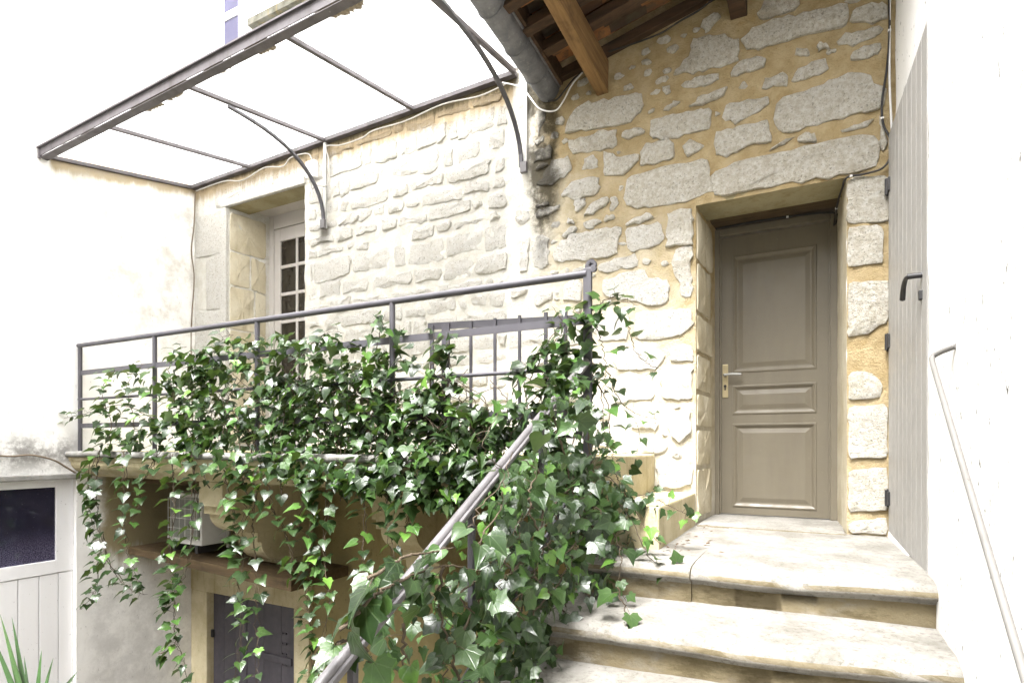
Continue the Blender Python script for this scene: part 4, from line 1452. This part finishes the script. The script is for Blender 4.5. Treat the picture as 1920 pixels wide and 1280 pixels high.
# ================================================================== AIR CONDITIONER, SHELF
ac = thing("air_conditioner", "small white outdoor air conditioner with wire grille under the balcony", "air conditioner", (-5.2, 3.45, -0.95))
ax0, ax1, ay0, ay1, az0, az1 = -5.42, -4.945, 3.30, 3.56, -0.93, -0.455
body = box("body", (ax0, ay0, az0), (ax1, ay1, az1), M['plastic'], ac, 0.012)
box("coil", (ax0 + 0.03, ay0 - 0.006, az0 + 0.05), (ax1 - 0.02, ay0 - 0.001, az1 - 0.04), M['acdark'], ac)
m = MB()
nb = 26
for i in range(nb):
    x = lerp(ax0 + 0.04, ax1 - 0.03, i / (nb - 1))
    m.box((x - 0.003, ay0 - 0.016, az0 + 0.05), (x + 0.003, ay0 - 0.007, az1 - 0.04))
m.build("fins", M['acgrey'], ac)['kind'] = 'stuff'
for i in range(5):
    z = lerp(az0 + 0.06, az1 - 0.05, i / 4)
    m = MB()
    m.tube([(ax0 + 0.02, ay0 - 0.03, z), (ax1 - 0.01, ay0 - 0.03, z), (ax1 + 0.014, ay0 + 0.01, z)], 0.0028, 6)
    m.build("guard_wire", M['plastic'], ac)
for i in range(6):
    x = lerp(ax0 + 0.03, ax1 - 0.02, i / 5)
    m = MB()
    m.tube([(x, ay0 - 0.033, az0 + 0.05), (x, ay0 - 0.033, az1 - 0.04)], 0.0026, 6)
    m.build("guard_wire", M['plastic'], ac)
for x in (ax0 + 0.06, ax1 - 0.08):
    box("foot", (x, ay0 - 0.01, -1.0), (x + 0.04, ay1, az0), M['blackiron'], ac)
m = MB()
m.tube([(ax1 + 0.045, ay1 - 0.02, az1 - 0.05), (ax1 + 0.045, ay1 - 0.02, az0 - 0.04)], 0.02, 10)
m.build("pipe", M['acgrey'], ac)
shf = MB()
shf.hexa([(XL, 3.217, -1.075), (-3.69, 3.217, -1.175), (-3.69, D - 0.05, -1.175), (XL, D - 0.05, -1.075),
          (XL, 3.217, -1.005), (-3.69, 3.217, -1.085), (-3.69, D - 0.05, -1.085), (XL, D - 0.05, -1.005)], 0.006)
so_ = shf.build("wooden_shelf", M['shelfwood'])
tag(so_, "long brown wooden shelf carrying the air conditioner under the balcony", "shelf", None, 'thing')
m = MB()
m.box((-5.93, 3.25, -0.375), (-4.47, 3.36, -0.308), 0.005)
tag(m.build("wooden_batten", M['shelfwood']), "reddish brown wooden batten fixed under the balcony above the air conditioner", "batten", None, 'thing')

# ================================================================== CABLES AND BOX
def cable(name, pts, r, mat, label, clips=0):
    t = thing(name, label, "cable", pts[0], "cables running along the walls")
    P = smooth_path(pts, 7)
    m = MB()
    m.tube(P, r, 7)
    m.build("sheath", mat, t)
    for i in range(clips):
        p = P[int((i + 0.5) / clips * (len(P) - 1))]
        b = MB()
        b.box(p - Vector((0.008, 0.006, 0.006)), p + Vector((0.008, 0.008, 0.006)), 0.002)
        b.build("clip", M['plastic'], t)
    return t
Yc = D - 0.030
cable("cable", [pY(u, v, Yc) for u, v in ((1666, -40), (1668, 46), (1664, 120), (1654, 190), (1656, 232), (1670, 262), (1671, 290), (1655, 315), (1622, 326), (1588, 333))]
      + [Vector((0.135, 3.93, 1.515)), Vector((0.115, 4.15, 1.50)), Vector((0.105, 4.425, 1.47)), Vector((0.098, 4.432, 1.555)), Vector((-0.3, 4.432, 1.583)), Vector((-0.655, 4.432, 1.578))],
      0.0062, M['cableblack'], "black cable clipped down the corner and across the top of the taupe door", 6)
cable("cable", [pY(u, v, Yc) for u, v in ((1669, -40), (1668, 60), (1668, 150), (1671, 220), (1675, 300))], 0.006, M['plastic'],
      "white cable running straight down the corner beside the shutter top")
cable("cable", [pY(u, v, D - 0.04) for u, v in ((366, 362), (364, 420), (359, 470), (364, 520), (360, 590), (358, 640), (360, 705), (361, 800))], 0.0065, M['cablebrown'],
      "brown cable hanging down the inner corner left of the French window")
cable("cable", [pY(u, v, D - 0.04) for u, v in ((368, 358), (420, 340), (455, 338), (495, 315), (530, 312), (545, 296), (575, 288), (585, 300), (583, 318))], 0.006, M['cablegrey'],
      "grey cable looping above the French window to the junction box")
cable("cable", [pY(u, v, D - 0.05) for u, v in ((583, 345), (586, 355), (592, 348), (615, 345), (616, 300), (612, 275), (640, 272), (680, 258), (700, 245), (760, 227), (830, 196), (900, 180), (948, 158))], 0.0055, M['cablegrey'],
      "long grey cable along the canopy wall bar towards the zinc gutter")
cable("cable", [pY(u, v, D - 0.05) for u, v in ((942, 155), (965, 160), (980, 166), (990, 178), (1012, 204), (1040, 208), (1056, 190), (1072, 160), (1092, 136))], 0.0055, M['plastic'],
      "white cable curling beneath the end of the zinc gutter")
cable("cable", [pY(u, v, D - 0.05) for u, v in ((1028, 190), (1045, 186), (1062, 165), (1078, 146), (1094, 134))], 0.006, M['cableblack'],
      "short black cable between the zinc gutter and the oak beam")
cable("cable", [pY(u, v, D - 0.05) for u, v in ((1140, 98), (1200, 78), (1240, 62), (1275, 40), (1310, 20), (1345, -8))], 0.006, M['cableblack'],
      "black cable slanting up the wall just under the roof edge")
cable("cable", [pX(u, v, XL + 0.02) for u, v in ((-30, 852), (20, 855), (60, 853), (100, 862), (125, 876), (148, 890))], 0.008, M['cablebrown'],
      "brown cable along the white wall above the workshop window")
m = MB()
p = pY(590, 323, D)
m.box((p.x - 0.055, D - 0.06, p.z - 0.07), (p.x + 0.06, D - 0.012, p.z + 0.085), 0.006)
tag(m.build("junction_box", M['plastic']), "white junction box on the stone wall beside the first canopy bracket", "junction box", None, 'thing')

# ================================================================== IVY
def leaf_shape(kind, seed):
    r = random.Random(seed)
    if kind == 0:      # five-lobed
        o = [(0, 0.06), (0.16, -0.07), (0.40, -0.02), (0.38, 0.16), (0.54, 0.33), (0.34, 0.45), (0.21, 0.66), (0, 1.0)]
    elif kind == 1:    # long pointed
        o = [(0, 0.05), (0.15, -0.08), (0.34, 0.02), (0.32, 0.18), (0.44, 0.28), (0.28, 0.44), (0.15, 0.70), (0, 1.05)]
    elif kind == 2:    # broad
        o = [(0, 0.08), (0.22, -0.08), (0.48, 0.04), (0.45, 0.22), (0.60, 0.44), (0.36, 0.52), (0.22, 0.70), (0, 0.96)]
    else:              # heart-shaped, hardly lobed
        o = [(0, 0.10), (0.20, -0.06), (0.42, 0.06), (0.48, 0.24), (0.46, 0.40), (0.32, 0.58), (0.16, 0.80), (0, 1.0)]
    half = [(x * r.uniform(0.9, 1.08), y + r.uniform(-0.03, 0.03)) for x, y in o]
    half[0], half[-1] = o[0], o[-1]
    oth = [(-x * r.uniform(0.9, 1.08), y + r.uniform(-0.03, 0.03)) for x, y in o[1:-1]]
    ring = half + oth[::-1]
    fold, droop, curl = r.uniform(0.12, 0.50), r.uniform(0.08, 0.46), r.uniform(-0.25, 0.15)
    def zf(x, y): return fold * abs(x) - droop * max(0, y) ** 2 + curl * x * x * 2
    mids = [(0, 0.36), (0, 0.68)]
    vs = [(x, y, zf(x, y)) for x, y in ring] + [(x, y, zf(x, y)) for x, y in mids]
    n = len(ring)
    c0, c1 = n, n + 1
    fs = []
    h = len(half) - 1           # index of tip
    for i in range(n):
        j = (i + 1) % n
        upper = (i in (h - 1, h, h - 2, h + 1))
        fs.append((i, j, c1 if upper else c0))
    fs += [(h - 2, c1, c0), (h + 2, c0, c1)]
    return vs, fs
LS = [leaf_shape((0, 1, 2, 3, 3, 1, 2, 0, 3, 1, 2, 1)[k], 20 + k) for k in range(12)]
def leaf_mesh(i):
    vs, fs = LS[i]
    me = bpy.data.meshes.new("ivy_leaf_%d" % i)
    me.from_pydata(vs, [], fs)
    uv = me.uv_layers.new(name="UVMap")
    for l in me.loops:
        uv.data[l.index].uv = (vs[l.vertex_index][0], vs[l.vertex_index][1])
    for p in me.polygons: p.use_smooth = True
    me.materials.append(M['leaf'])
    return me
LM = [leaf_mesh(i) for i in range(len(LS))]
def frame(nrm, tip):
    z = Vector(nrm).normalized()
    y = Vector(tip)
    y = y - z * y.dot(z)
    if y.length < 1e-4: y = z.orthogonal()
    y.normalize()
    x = y.cross(z)
    return Matrix((x, y, z)).transposed()

class Ivy:
    def __init__(s, seed):
        s.l = []            # (pos, matrix3, size, shape, tint)
        s.r = random.Random(seed)
        s.st = MB()
        s.vines = []
    def leaf(s, p, nrm, tip, size, young=0.0):
        r = s.r
        t = r.random() ** 1.25 * 0.84 if r.random() > 0.05 + young * 0.55 else r.uniform(0.86, 0.985)
        s.l.append((Vector(p), frame(nrm, tip), size, r.randrange(len(LS)), t))
    def cloud(s, polys, place, n, jit, size, face):
        r = s.r
        bx = [(min(q[0] for q in P), max(q[0] for q in P), min(q[1] for q in P), max(q[1] for q in P)) for P in polys]
        ar = [abs(area2(P)) / 2 for P in polys]
        for P, b, a in zip(polys, bx, ar):
            k = int(n * a / sum(ar))
            c = 0
            tries = 0
            while c < k and tries < 60 * k + 100:
                tries += 1
                u, v = r.uniform(b[0], b[1]), r.uniform(b[2], b[3])
                if not inside(P, u, v): continue
                if mn.noise(Vector((u / 55, v / 55, 4))) < r.uniform(-0.75, 0.05): continue
                p = place(u, v) + Vector((r.gauss(0, 0.012), r.uniform(-jit[0], jit[1]), r.gauss(0, 0.012)))
                s.leaf(p, (face[0] + r.gauss(0, 0.55), face[1] + r.gauss(0, 0.55), face[2] + r.gauss(0, 0.45)),
                       (r.gauss(0, 0.6), r.gauss(-0.25, 0.4), -0.8 + r.gauss(0, 0.35)), size * r.uniform(0.55, 1.25))
                c += 1
    def strand(s, pts, step, size, young=0.1, rad=0.0035, face=(0, -0.26, 0.95), dens=1.0, end=0.6):
        r = s.r
        P = smooth_path(pts, 8)
        P = [p + Vector((r.gauss(0, 0.004), r.gauss(0, 0.006), 0)) for p in P]
        m = MB()
        m.tube(P, [rad * (1 - 0.65 * i / len(P)) for i in range(len(P))], 5)
        s.vines.append(m)
        L = sum((b - a).length for a, b in zip(P[:-1], P[1:]))
        k = max(2, int(L / step))
        sg = 1
        for i in range(k):
            if r.random() > dens: continue
            f = (i + 0.5) / k * (len(P) - 1)
            j = int(f)
            p = P[j].lerp(P[min(j + 1, len(P) - 1)], f - j)
            d = (P[min(j + 1, len(P) - 1)] - P[j])
            d = d.normalized() if d.length > 0 else Vector((0, 0, -1))
            side = Vector((d.z, 0, -d.x)) * sg
            sg = -sg
            out = side * r.uniform(0.4, 1.0) + Vector((0, -r.uniform(0.1, 0.7), r.uniform(-0.15, 0.25)))
            pe = p + out.normalized() * r.uniform(0.015, 0.05)
            s.vines[-1].tube([p, (p + pe) / 2 + Vector((0, 0, 0.004)), pe], 0.0012, 3, False)
            tip = out * 1.0 + Vector((0, -0.15, -0.45)) * r.uniform(0.3, 1.2)
            sz = size * r.uniform(0.75, 1.2) * lerp(1.0, end, i / k)
            s.leaf(pe, (face[0] + r.gauss(0, 0.35) + side.x * 0.2, face[1] + r.gauss(0, 0.3), face[2] + r.gauss(0, 0.3)), tip, sz, young)
    def build(s, root):
        s.l.sort(key=lambda q: -q[2] / max(0.2, depth(q[0])))
        for p, m3, sz, k, t in s.l[:300]:
            o = bpy.data.objects.new("leaf", LM[k])
            o.parent = root
            m4 = (m3 * sz).to_4x4()
            m4.translation = p - root.location
            o.matrix_local = m4
            C.objects.link(o)
        rest = s.l[300:]
        vs, fs, uv, tint = [], [], [], []
        for p, m3, sz, k, t in rest:
            b = len(vs)
            for q in LS[k][0]:
                vs.append(p + m3 @ (Vector(q) * sz))
                tint.append(t + 1.0)
            for f in LS[k][1]:
                fs.append(tuple(i + b for i in f))
                uv += [LS[k][0][i][:2] for i in f]
        me = bpy.data.meshes.new("leaves")
        me.from_pydata(vs, [], fs)
        u = me.uv_layers.new(name="UVMap")
        u.data.foreach_set("uv", [c for q in uv for c in q])
        at = me.attributes.new("tint", 'FLOAT', 'POINT')
        at.data.foreach_set("value", tint)
        me.polygons.foreach_set("use_smooth", [True] * len(fs))
        o = link("leaves", me, M['leaf'], root)
        o['kind'] = 'stuff'
        for m in s.vines:
            m.build("stem", M['stem'], root, recalc=False)

ivy1 = Ivy(11)
root1 = thing("ivy_plant", "dense dark green ivy covering the balcony railing and trailing down in long strands", "ivy", (-3.2, 2.72, ZB), "ivy on the railings")
at = lambda Y: (lambda u, v: pY(u, v, Y))
pl = at(2.72)
ivy1.cloud([
  [(330,672),(420,634),(520,628),(600,628),(690,640),(722,650),(738,760),(800,742),(900,760),(1010,745),(1050,790),(1090,900),(1000,935),(850,948),(740,930),(660,905),(600,900),(560,872),(470,885),(410,862),(330,835),(300,780)],
], pl, 1950, (0.10, 0.18), 0.074, (0.05, -0.30, 0.95))
ivy1.cloud([
  [(480,700),(700,690),(960,800),(1060,800),(1080,900),(860,935),(700,905),(500,850)],
], at(2.80), 950, (0.08, 0.12), 0.074, (0.05, -0.30, 0.95))
ivy1.cloud([[(180,705),(215,690),(285,680),(300,760),(300,840),(200,840),(175,800)]], pl, 70, (0.06, 0.06), 0.085, (0, -0.3, 0.95))
ivy1.cloud([[(300,740),(360,660),(420,690),(420,850),(330,830)]], pl, 190, (0.08, 0.1), 0.085, (0, -0.3, 0.95))
ivy1.cloud([[(690,615),(735,585),(770,620),(775,690),(730,700)], [(815,640),(860,620),(850,760),(800,760)], [(960,690),(1000,640),(1070,580),(1100,570),(1110,720),(1000,760)]],
           at(2.76), 170, (0.06, 0.10), 0.085, (0, -0.4, 0.8))
ivy1.cloud([[(470,845),(560,850),(700,850),(860,850),(1085,840),(1100,930),(1040,955),(930,950),(840,955),(740,935),(690,925),(640,910),(560,895),(500,900),(450,890)]],
           at(2.61), 620, (0.05, 0.07), 0.078, (0.05, -0.45, 0.85))
ivy1.cloud([[(300,810),(420,830),(480,850),(470,890),(400,890),(350,860)], [(180,800),(300,800),(300,850),(190,850)]], at(2.63), 85, (0.04, 0.05), 0.078, (0.05, -0.35, 0.9))
def S1_(pts, Y, **k): ivy1.strand([pY(u, v, Y + (random.random() - .5) * 0.04) for u, v in pts], **k)
HA = 2.63
for pts in (
  [(188,840),(180,900),(183,960),(187,1010),(184,1070),(178,1110),(150,1142)],
  [(175,860),(168,920),(172,975),(178,1020)],
  [(232,845),(236,900),(228,955),(238,1020),(252,1070),(266,1098)],
  [(192,1000),(204,1050),(222,1082),(246,1104),(272,1114)],
  [(300,845),(283,880),(265,910),(262,950),(240,985)],
  [(322,850),(326,900),(325,960),(320,1020),(322,1080),(326,1130),(330,1190),(345,1240),(350,1300)],
  [(358,850),(366,900),(368,950),(360,1000),(350,1050),(338,1090),(320,1120),(304,1150)],
  [(300,1225),(322,1215),(332,1190)],
  [(440,870),(458,905),(462,950),(450,1000),(455,1050),(448,1100),(456,1160),(450,1220),(440,1290)],
  [(470,880),(480,930),(474,985),(478,1040),(484,1110),(478,1170),(486,1220),(480,1290)],
  [(420,880),(428,925),(440,960),(436,1010),(446,1060)],
  [(582,900),(586,960),(578,1010),(590,1060),(575,1110),(580,1160),(590,1220),(580,1290)],
  [(612,905),(610,960),(606,1020),(612,1080),(618,1130),(604,1190),(596,1250),(600,1290)],
  [(500,900),(512,950),(530,990),(545,1030),(550,1070),(570,1085)],
  [(560,890),(570,930),(560,980),(550,1000)],
  [(682,930),(684,980),(680,1040),(684,1080),(676,1110)],
  [(722,925),(728,970),(735,1020),(742,1060)],
  [(760,930),(765,970),(758,1000)],
):
    S1_(pts, HA, step=0.046, size=0.096, young=0.08, dens=0.92, end=0.75)
    S1_([(u + random.uniform(-6, 6), v) for u, v in pts], HA + 0.03, step=0.16, size=0.08, young=0.1, dens=0.6)
# sprays that stand out of the mass, and runners reaching over the stone
for pts, Y in (
  ([(200,860),(208,800),(192,740),(205,705),(230,690)], 2.70),
  ([(245,850),(250,790),(240,740),(248,700),(268,682)], 2.72),
  ([(300,790),(230,760),(180,770),(140,780),(112,785)], 2.70),
  ([(330,760),(320,720),(318,680),(330,655),(350,650)], 2.72),
  ([(380,720),(400,660),(425,630),(440,628)], 2.72),
  ([(560,680),(590,640),(620,622),(645,625)], 2.72),
  ([(700,680),(712,630),(718,600),(722,590)], 2.74),
  ([(810,740),(808,690),(830,660),(812,630),(806,615)], 2.76),
  ([(830,760),(845,700),(838,650),(848,625)], 2.76),
  ([(960,740),(985,690),(1020,650),(1060,600),(1095,585)], 2.76),
  ([(990,720),(1010,680),(1040,640),(1075,615)], 2.78),
  ([(1020,740),(1050,690),(1062,650),(1058,610),(1035,575)], 2.78),
  ([(1085,600),(1112,580),(1140,572),(1165,565),(1200,572)], 2.80),
  ([(1105,585),(1130,566),(1150,556),(1170,552)], 2.78),
  ([(1150,568),(1168,590),(1180,620),(1190,655),(1212,680),(1240,692)], 2.86),
  ([(1108,595),(1122,620),(1130,655),(1136,690),(1130,730)], 2.80),
  ([(1110,680),(1140,700),(1150,730),(1172,762),(1200,778),(1232,786)], 2.86),
  ([(1110,700),(1128,740),(1132,790),(1138,840),(1130,880)], 2.82),
  ([(1120,720),(1140,760),(1145,820),(1150,850),(1140,890)], 2.84),
):
    S1_(pts, Y, step=0.05, size=0.085, young=0.25, dens=0.9, end=0.6)
for k in range(48):      # bare woody vines inside the mass
    u = random.uniform(330, 1060)
    S1_([(u, random.uniform(880, 940)), (u + random.uniform(-40, 40), 840), (u + random.uniform(-70, 70), 760), (u + random.uniform(-60, 60), random.uniform(690, 730))], 2.74,
        step=0.09, size=0.08, dens=0.6, rad=0.005)
ivy1.build(root1)

ivy2 = Ivy(23)
root2 = thing("ivy_plant", "large leaved glossy ivy climbing the sloping stair railing", "ivy", (-1.0, 1.9, -0.9), "ivy on the railings")
def plane2(u, v): return pX(u, v, -0.98)
def S2_(pts, X, **k): ivy2.strand([pX(u, v, X) for u, v in pts], **k)
def cloud2(polys, n, jx, size, face, X=-0.98):
    r = ivy2.r
    ar = [abs(area2(P)) / 2 for P in polys]
    for P, a in zip(polys, ar):
        c = 0
        for _ in range(80 * n):
            if c >= n * a / sum(ar): break
            u, v = r.uniform(min(q[0] for q in P), max(q[0] for q in P)), r.uniform(min(q[1] for q in P), max(q[1] for q in P))
            if not inside(P, u, v): continue
            if mn.noise(Vector((u / 60, v / 60, 9))) < r.uniform(-0.8, 0.1): continue
            p = pX(u, v, X + r.uniform(-jx[0], jx[1]))
            ivy2.leaf(p, (face[0] + r.gauss(0, .75), face[1] + r.gauss(0, .65), face[2] + r.gauss(0, .5)), (r.gauss(0.1, .6), r.gauss(-.3, .4), -.8 + r.gauss(0, .35)), size * r.choice((.4, .5, .6, .75, .9, 1.2)) * r.uniform(.85, 1.1))
            c += 1
cloud2([[(1020,760),(1110,720),(1150,820),(1160,900),(1230,960),(1215,1010),(1160,1060),(1160,1120),(1110,1170),(1080,1290),(880,1290),(900,1180),(905,1060),(930,960),(990,860)]], 1000, (0.20, 0.16), 0.070, (0.25, -0.5, 0.8))
cloud2([[(905,930),(985,850),(1010,900),(930,1010),(900,1060),(900,1200),(840,1290),(720,1290),(700,1180),(770,1080),(830,1020)]], 100, (0.12, 0.01), 0.060, (0.2, -0.5, 0.85), -1.06)
cloud2([[(690,1080),(760,1050),(830,1030),(880,1100),(860,1200),(760,1180)]], 18, (0.05, 0.03), 0.07, (0.2, -0.4, 0.9), -1.0)
cloud2([[(620,1200),(690,1180),(700,1290),(600,1290)]], 16, (0.08, 0.0), 0.060, (0.2, -0.4, 0.85), -1.06)
cloud2([[(1140,870),(1200,920),(1240,960),(1230,1030),(1170,1080),(1165,1120),(1120,1150),(1110,1000)]], 95, (0.05, 0.10), 0.066, (0.2, -0.5, 0.8), -0.88)
cloud2([[(1020,720),(1050,690),(1100,670),(1110,760),(1060,790),(1020,800)]], 75, (0.03, 0.06), 0.070, (0.1, -0.45, 0.85), -0.99)
for pts, X in (
  ([(690,1085),(730,1060),(770,1040),(810,1035),(850,1025)], -0.96),
  ([(640,1180),(700,1120),(760,1085),(830,1060),(900,1070)], -0.96),
  ([(860,1290),(850,1230),(870,1180),(910,1110),(960,1080),(1000,1070)], -0.98),
  ([(1010,880),(1020,950),(1010,1030),(1000,1080),(960,1130),(930,1140)], -0.92),
  ([(1000,1190),(1020,1210),(1010,1240),(990,1260)], -0.92),
  ([(1000,1080),(1030,1110),(1060,1150),(1080,1190),(1075,1230)], -0.90),
  ([(1080,960),(1110,985),(1140,1000),(1160,985)], -0.90),
  ([(900,1090),(910,1160),(905,1230),(900,1290)], -1.0),
  ([(830,1060),(826,1130),(836,1200),(830,1290)], -1.0),
  ([(760,1170),(756,1230),(762,1290)], -1.0),
  ([(1040,780),(1060,860),(1075,930),(1070,1000),(1080,1100)], -1.0),
  ([(1100,740),(1105,830),(1110,920),(1120,1000)], -1.0),
  ([(700,1260),(680,1210),(640,1200),(620,1230)], -0.98),
):
    S2_(pts, X, step=0.06, size=0.088, young=0.25, dens=0.8, rad=0.0055, face=(0.25, -0.5, 0.7))
for pts, Y in (
  ([(1120,900),(1150,930),(1190,985),(1215,1040),(1240,1060),(1270,1075)], 2.62),
  ([(1130,905),(1170,925),(1215,930),(1250,945),(1280,960),(1305,972)], 2.95),
  ([(1110,880),(1150,900),(1180,935),(1200,975),(1225,1005),(1240,1020)], 2.75),
  ([(1120,950),(1150,1000),(1165,1040),(1160,1090),(1175,1130)], 2.4),
  ([(1150,870),(1155,890),(1165,910),(1185,925)], 2.8),
  ([(1160,1100),(1170,1140),(1185,1170),(1180,1190)], 2.2),
):
    ivy2.strand([pY(u, v, Y) for u, v in pts], step=0.05, size=0.085, young=0.2, dens=0.85, face=(0.2, -0.5, 0.7))
for k in range(30):
    u = ivy2.r.uniform(880, 1150)
    v = ivy2.r.uniform(1000, 1290)
    P = [(u, v)]
    for q in range(4):
        P.append((P[-1][0] + ivy2.r.uniform(-45, 55), P[-1][1] - ivy2.r.uniform(20, 75)))
    S2_(P, -0.95 + ivy2.r.uniform(-0.08, 0.10), step=0.07, size=0.075, young=0.2, dens=0.6, rad=ivy2.r.uniform(0.002, 0.0055), face=(0.2, -0.4, 0.8))
ivy2.build(root2)

# ================================================================== SWORD-LEAVED PLANT low on the left
yu = thing("yucca_plant", "sword leaved plant with stiff green blades before the white boards", "plant", (-4.75, 1.95, ZG))
m = MB()
m.tube([(-4.75, 1.95, ZG), (-4.74, 1.94, -2.6), (-4.76, 1.95, -2.05)], [0.06, 0.05, 0.045], 10)
m.build("trunk", M['stem'], yu)
base = Vector((-4.76, 1.95, -2.05))
rr = random.Random(5)
tips = [(0, 1150), (22, 1155), (78, 1218), (45, 1228), (92, 1258), (100, 1232), (145, 1258), (-20, 1180), (5, 1245), (118, 1290), (60, 1280), (-40, 1250), (20, 1215), (160, 1330), (-50, 1330)]
for i, (u, v) in enumerate(tips):
    tp = pY(u, v, 1.95 + rr.uniform(-0.30, 0.30))
    d = tp - base
    sd_ = d.cross(Vector((0.2, -1, 0.1))).normalized()
    nrm = d.cross(sd_).normalized()
    m = MB()
    vs, fs = [], []
    for k in range(9):
        t = k / 8
        c = base + d * t + Vector((0, 0, -0.10 * t * t + 0.10 * t))
        wd = 0.034 * (0.6 + 1.2 * t if t < 0.35 else 1.02 * (1 - (t - 0.35) / 0.65) ** 0.8) + 0.0006
        vs += [c - sd_ * wd, c + nrm * wd * 0.3, c + sd_ * wd]
    for k in range(8):
        for j in range(2):
            fs.append((k * 3 + j, k * 3 + j + 1, k * 3 + j + 4, k * 3 + j + 3))
    m.add(vs, fs, True)
    o = m.build("leaf", M['leafblade'], yu, recalc=False)

# dry leaves swept into the corner of the landing
rr = random.Random(31)
m = MB()
for i in range(30):
    x, y = -0.66 + abs(rr.gauss(0, 0.09)), rr.uniform(2.75, 3.82)
    r = rr.uniform(0.006, 0.020)
    a = rr.uniform(0, 6.28)
    c = Vector((x, y, -0.520 + rr.uniform(0, 0.008)))
    d, e = Vector((math.cos(a), math.sin(a), rr.uniform(-.2, .3))) * r, Vector((-math.sin(a), math.cos(a), rr.uniform(-.2, .4))) * r * 0.5
    m.add([c - d, c - e, c + d, c + e, c + Vector((0, 0, r * 0.3))], [(0, 1, 4), (1, 2, 4), (2, 3, 4), (3, 0, 4)])
fl = m.build("fallen_leaves", mat_plain("dry_leaf", (0.10, 0.06, 0.03), 0.8), None, recalc=False)
tag(fl, "dry brown leaves swept into the corner of the landing", None, None, 'stuff')
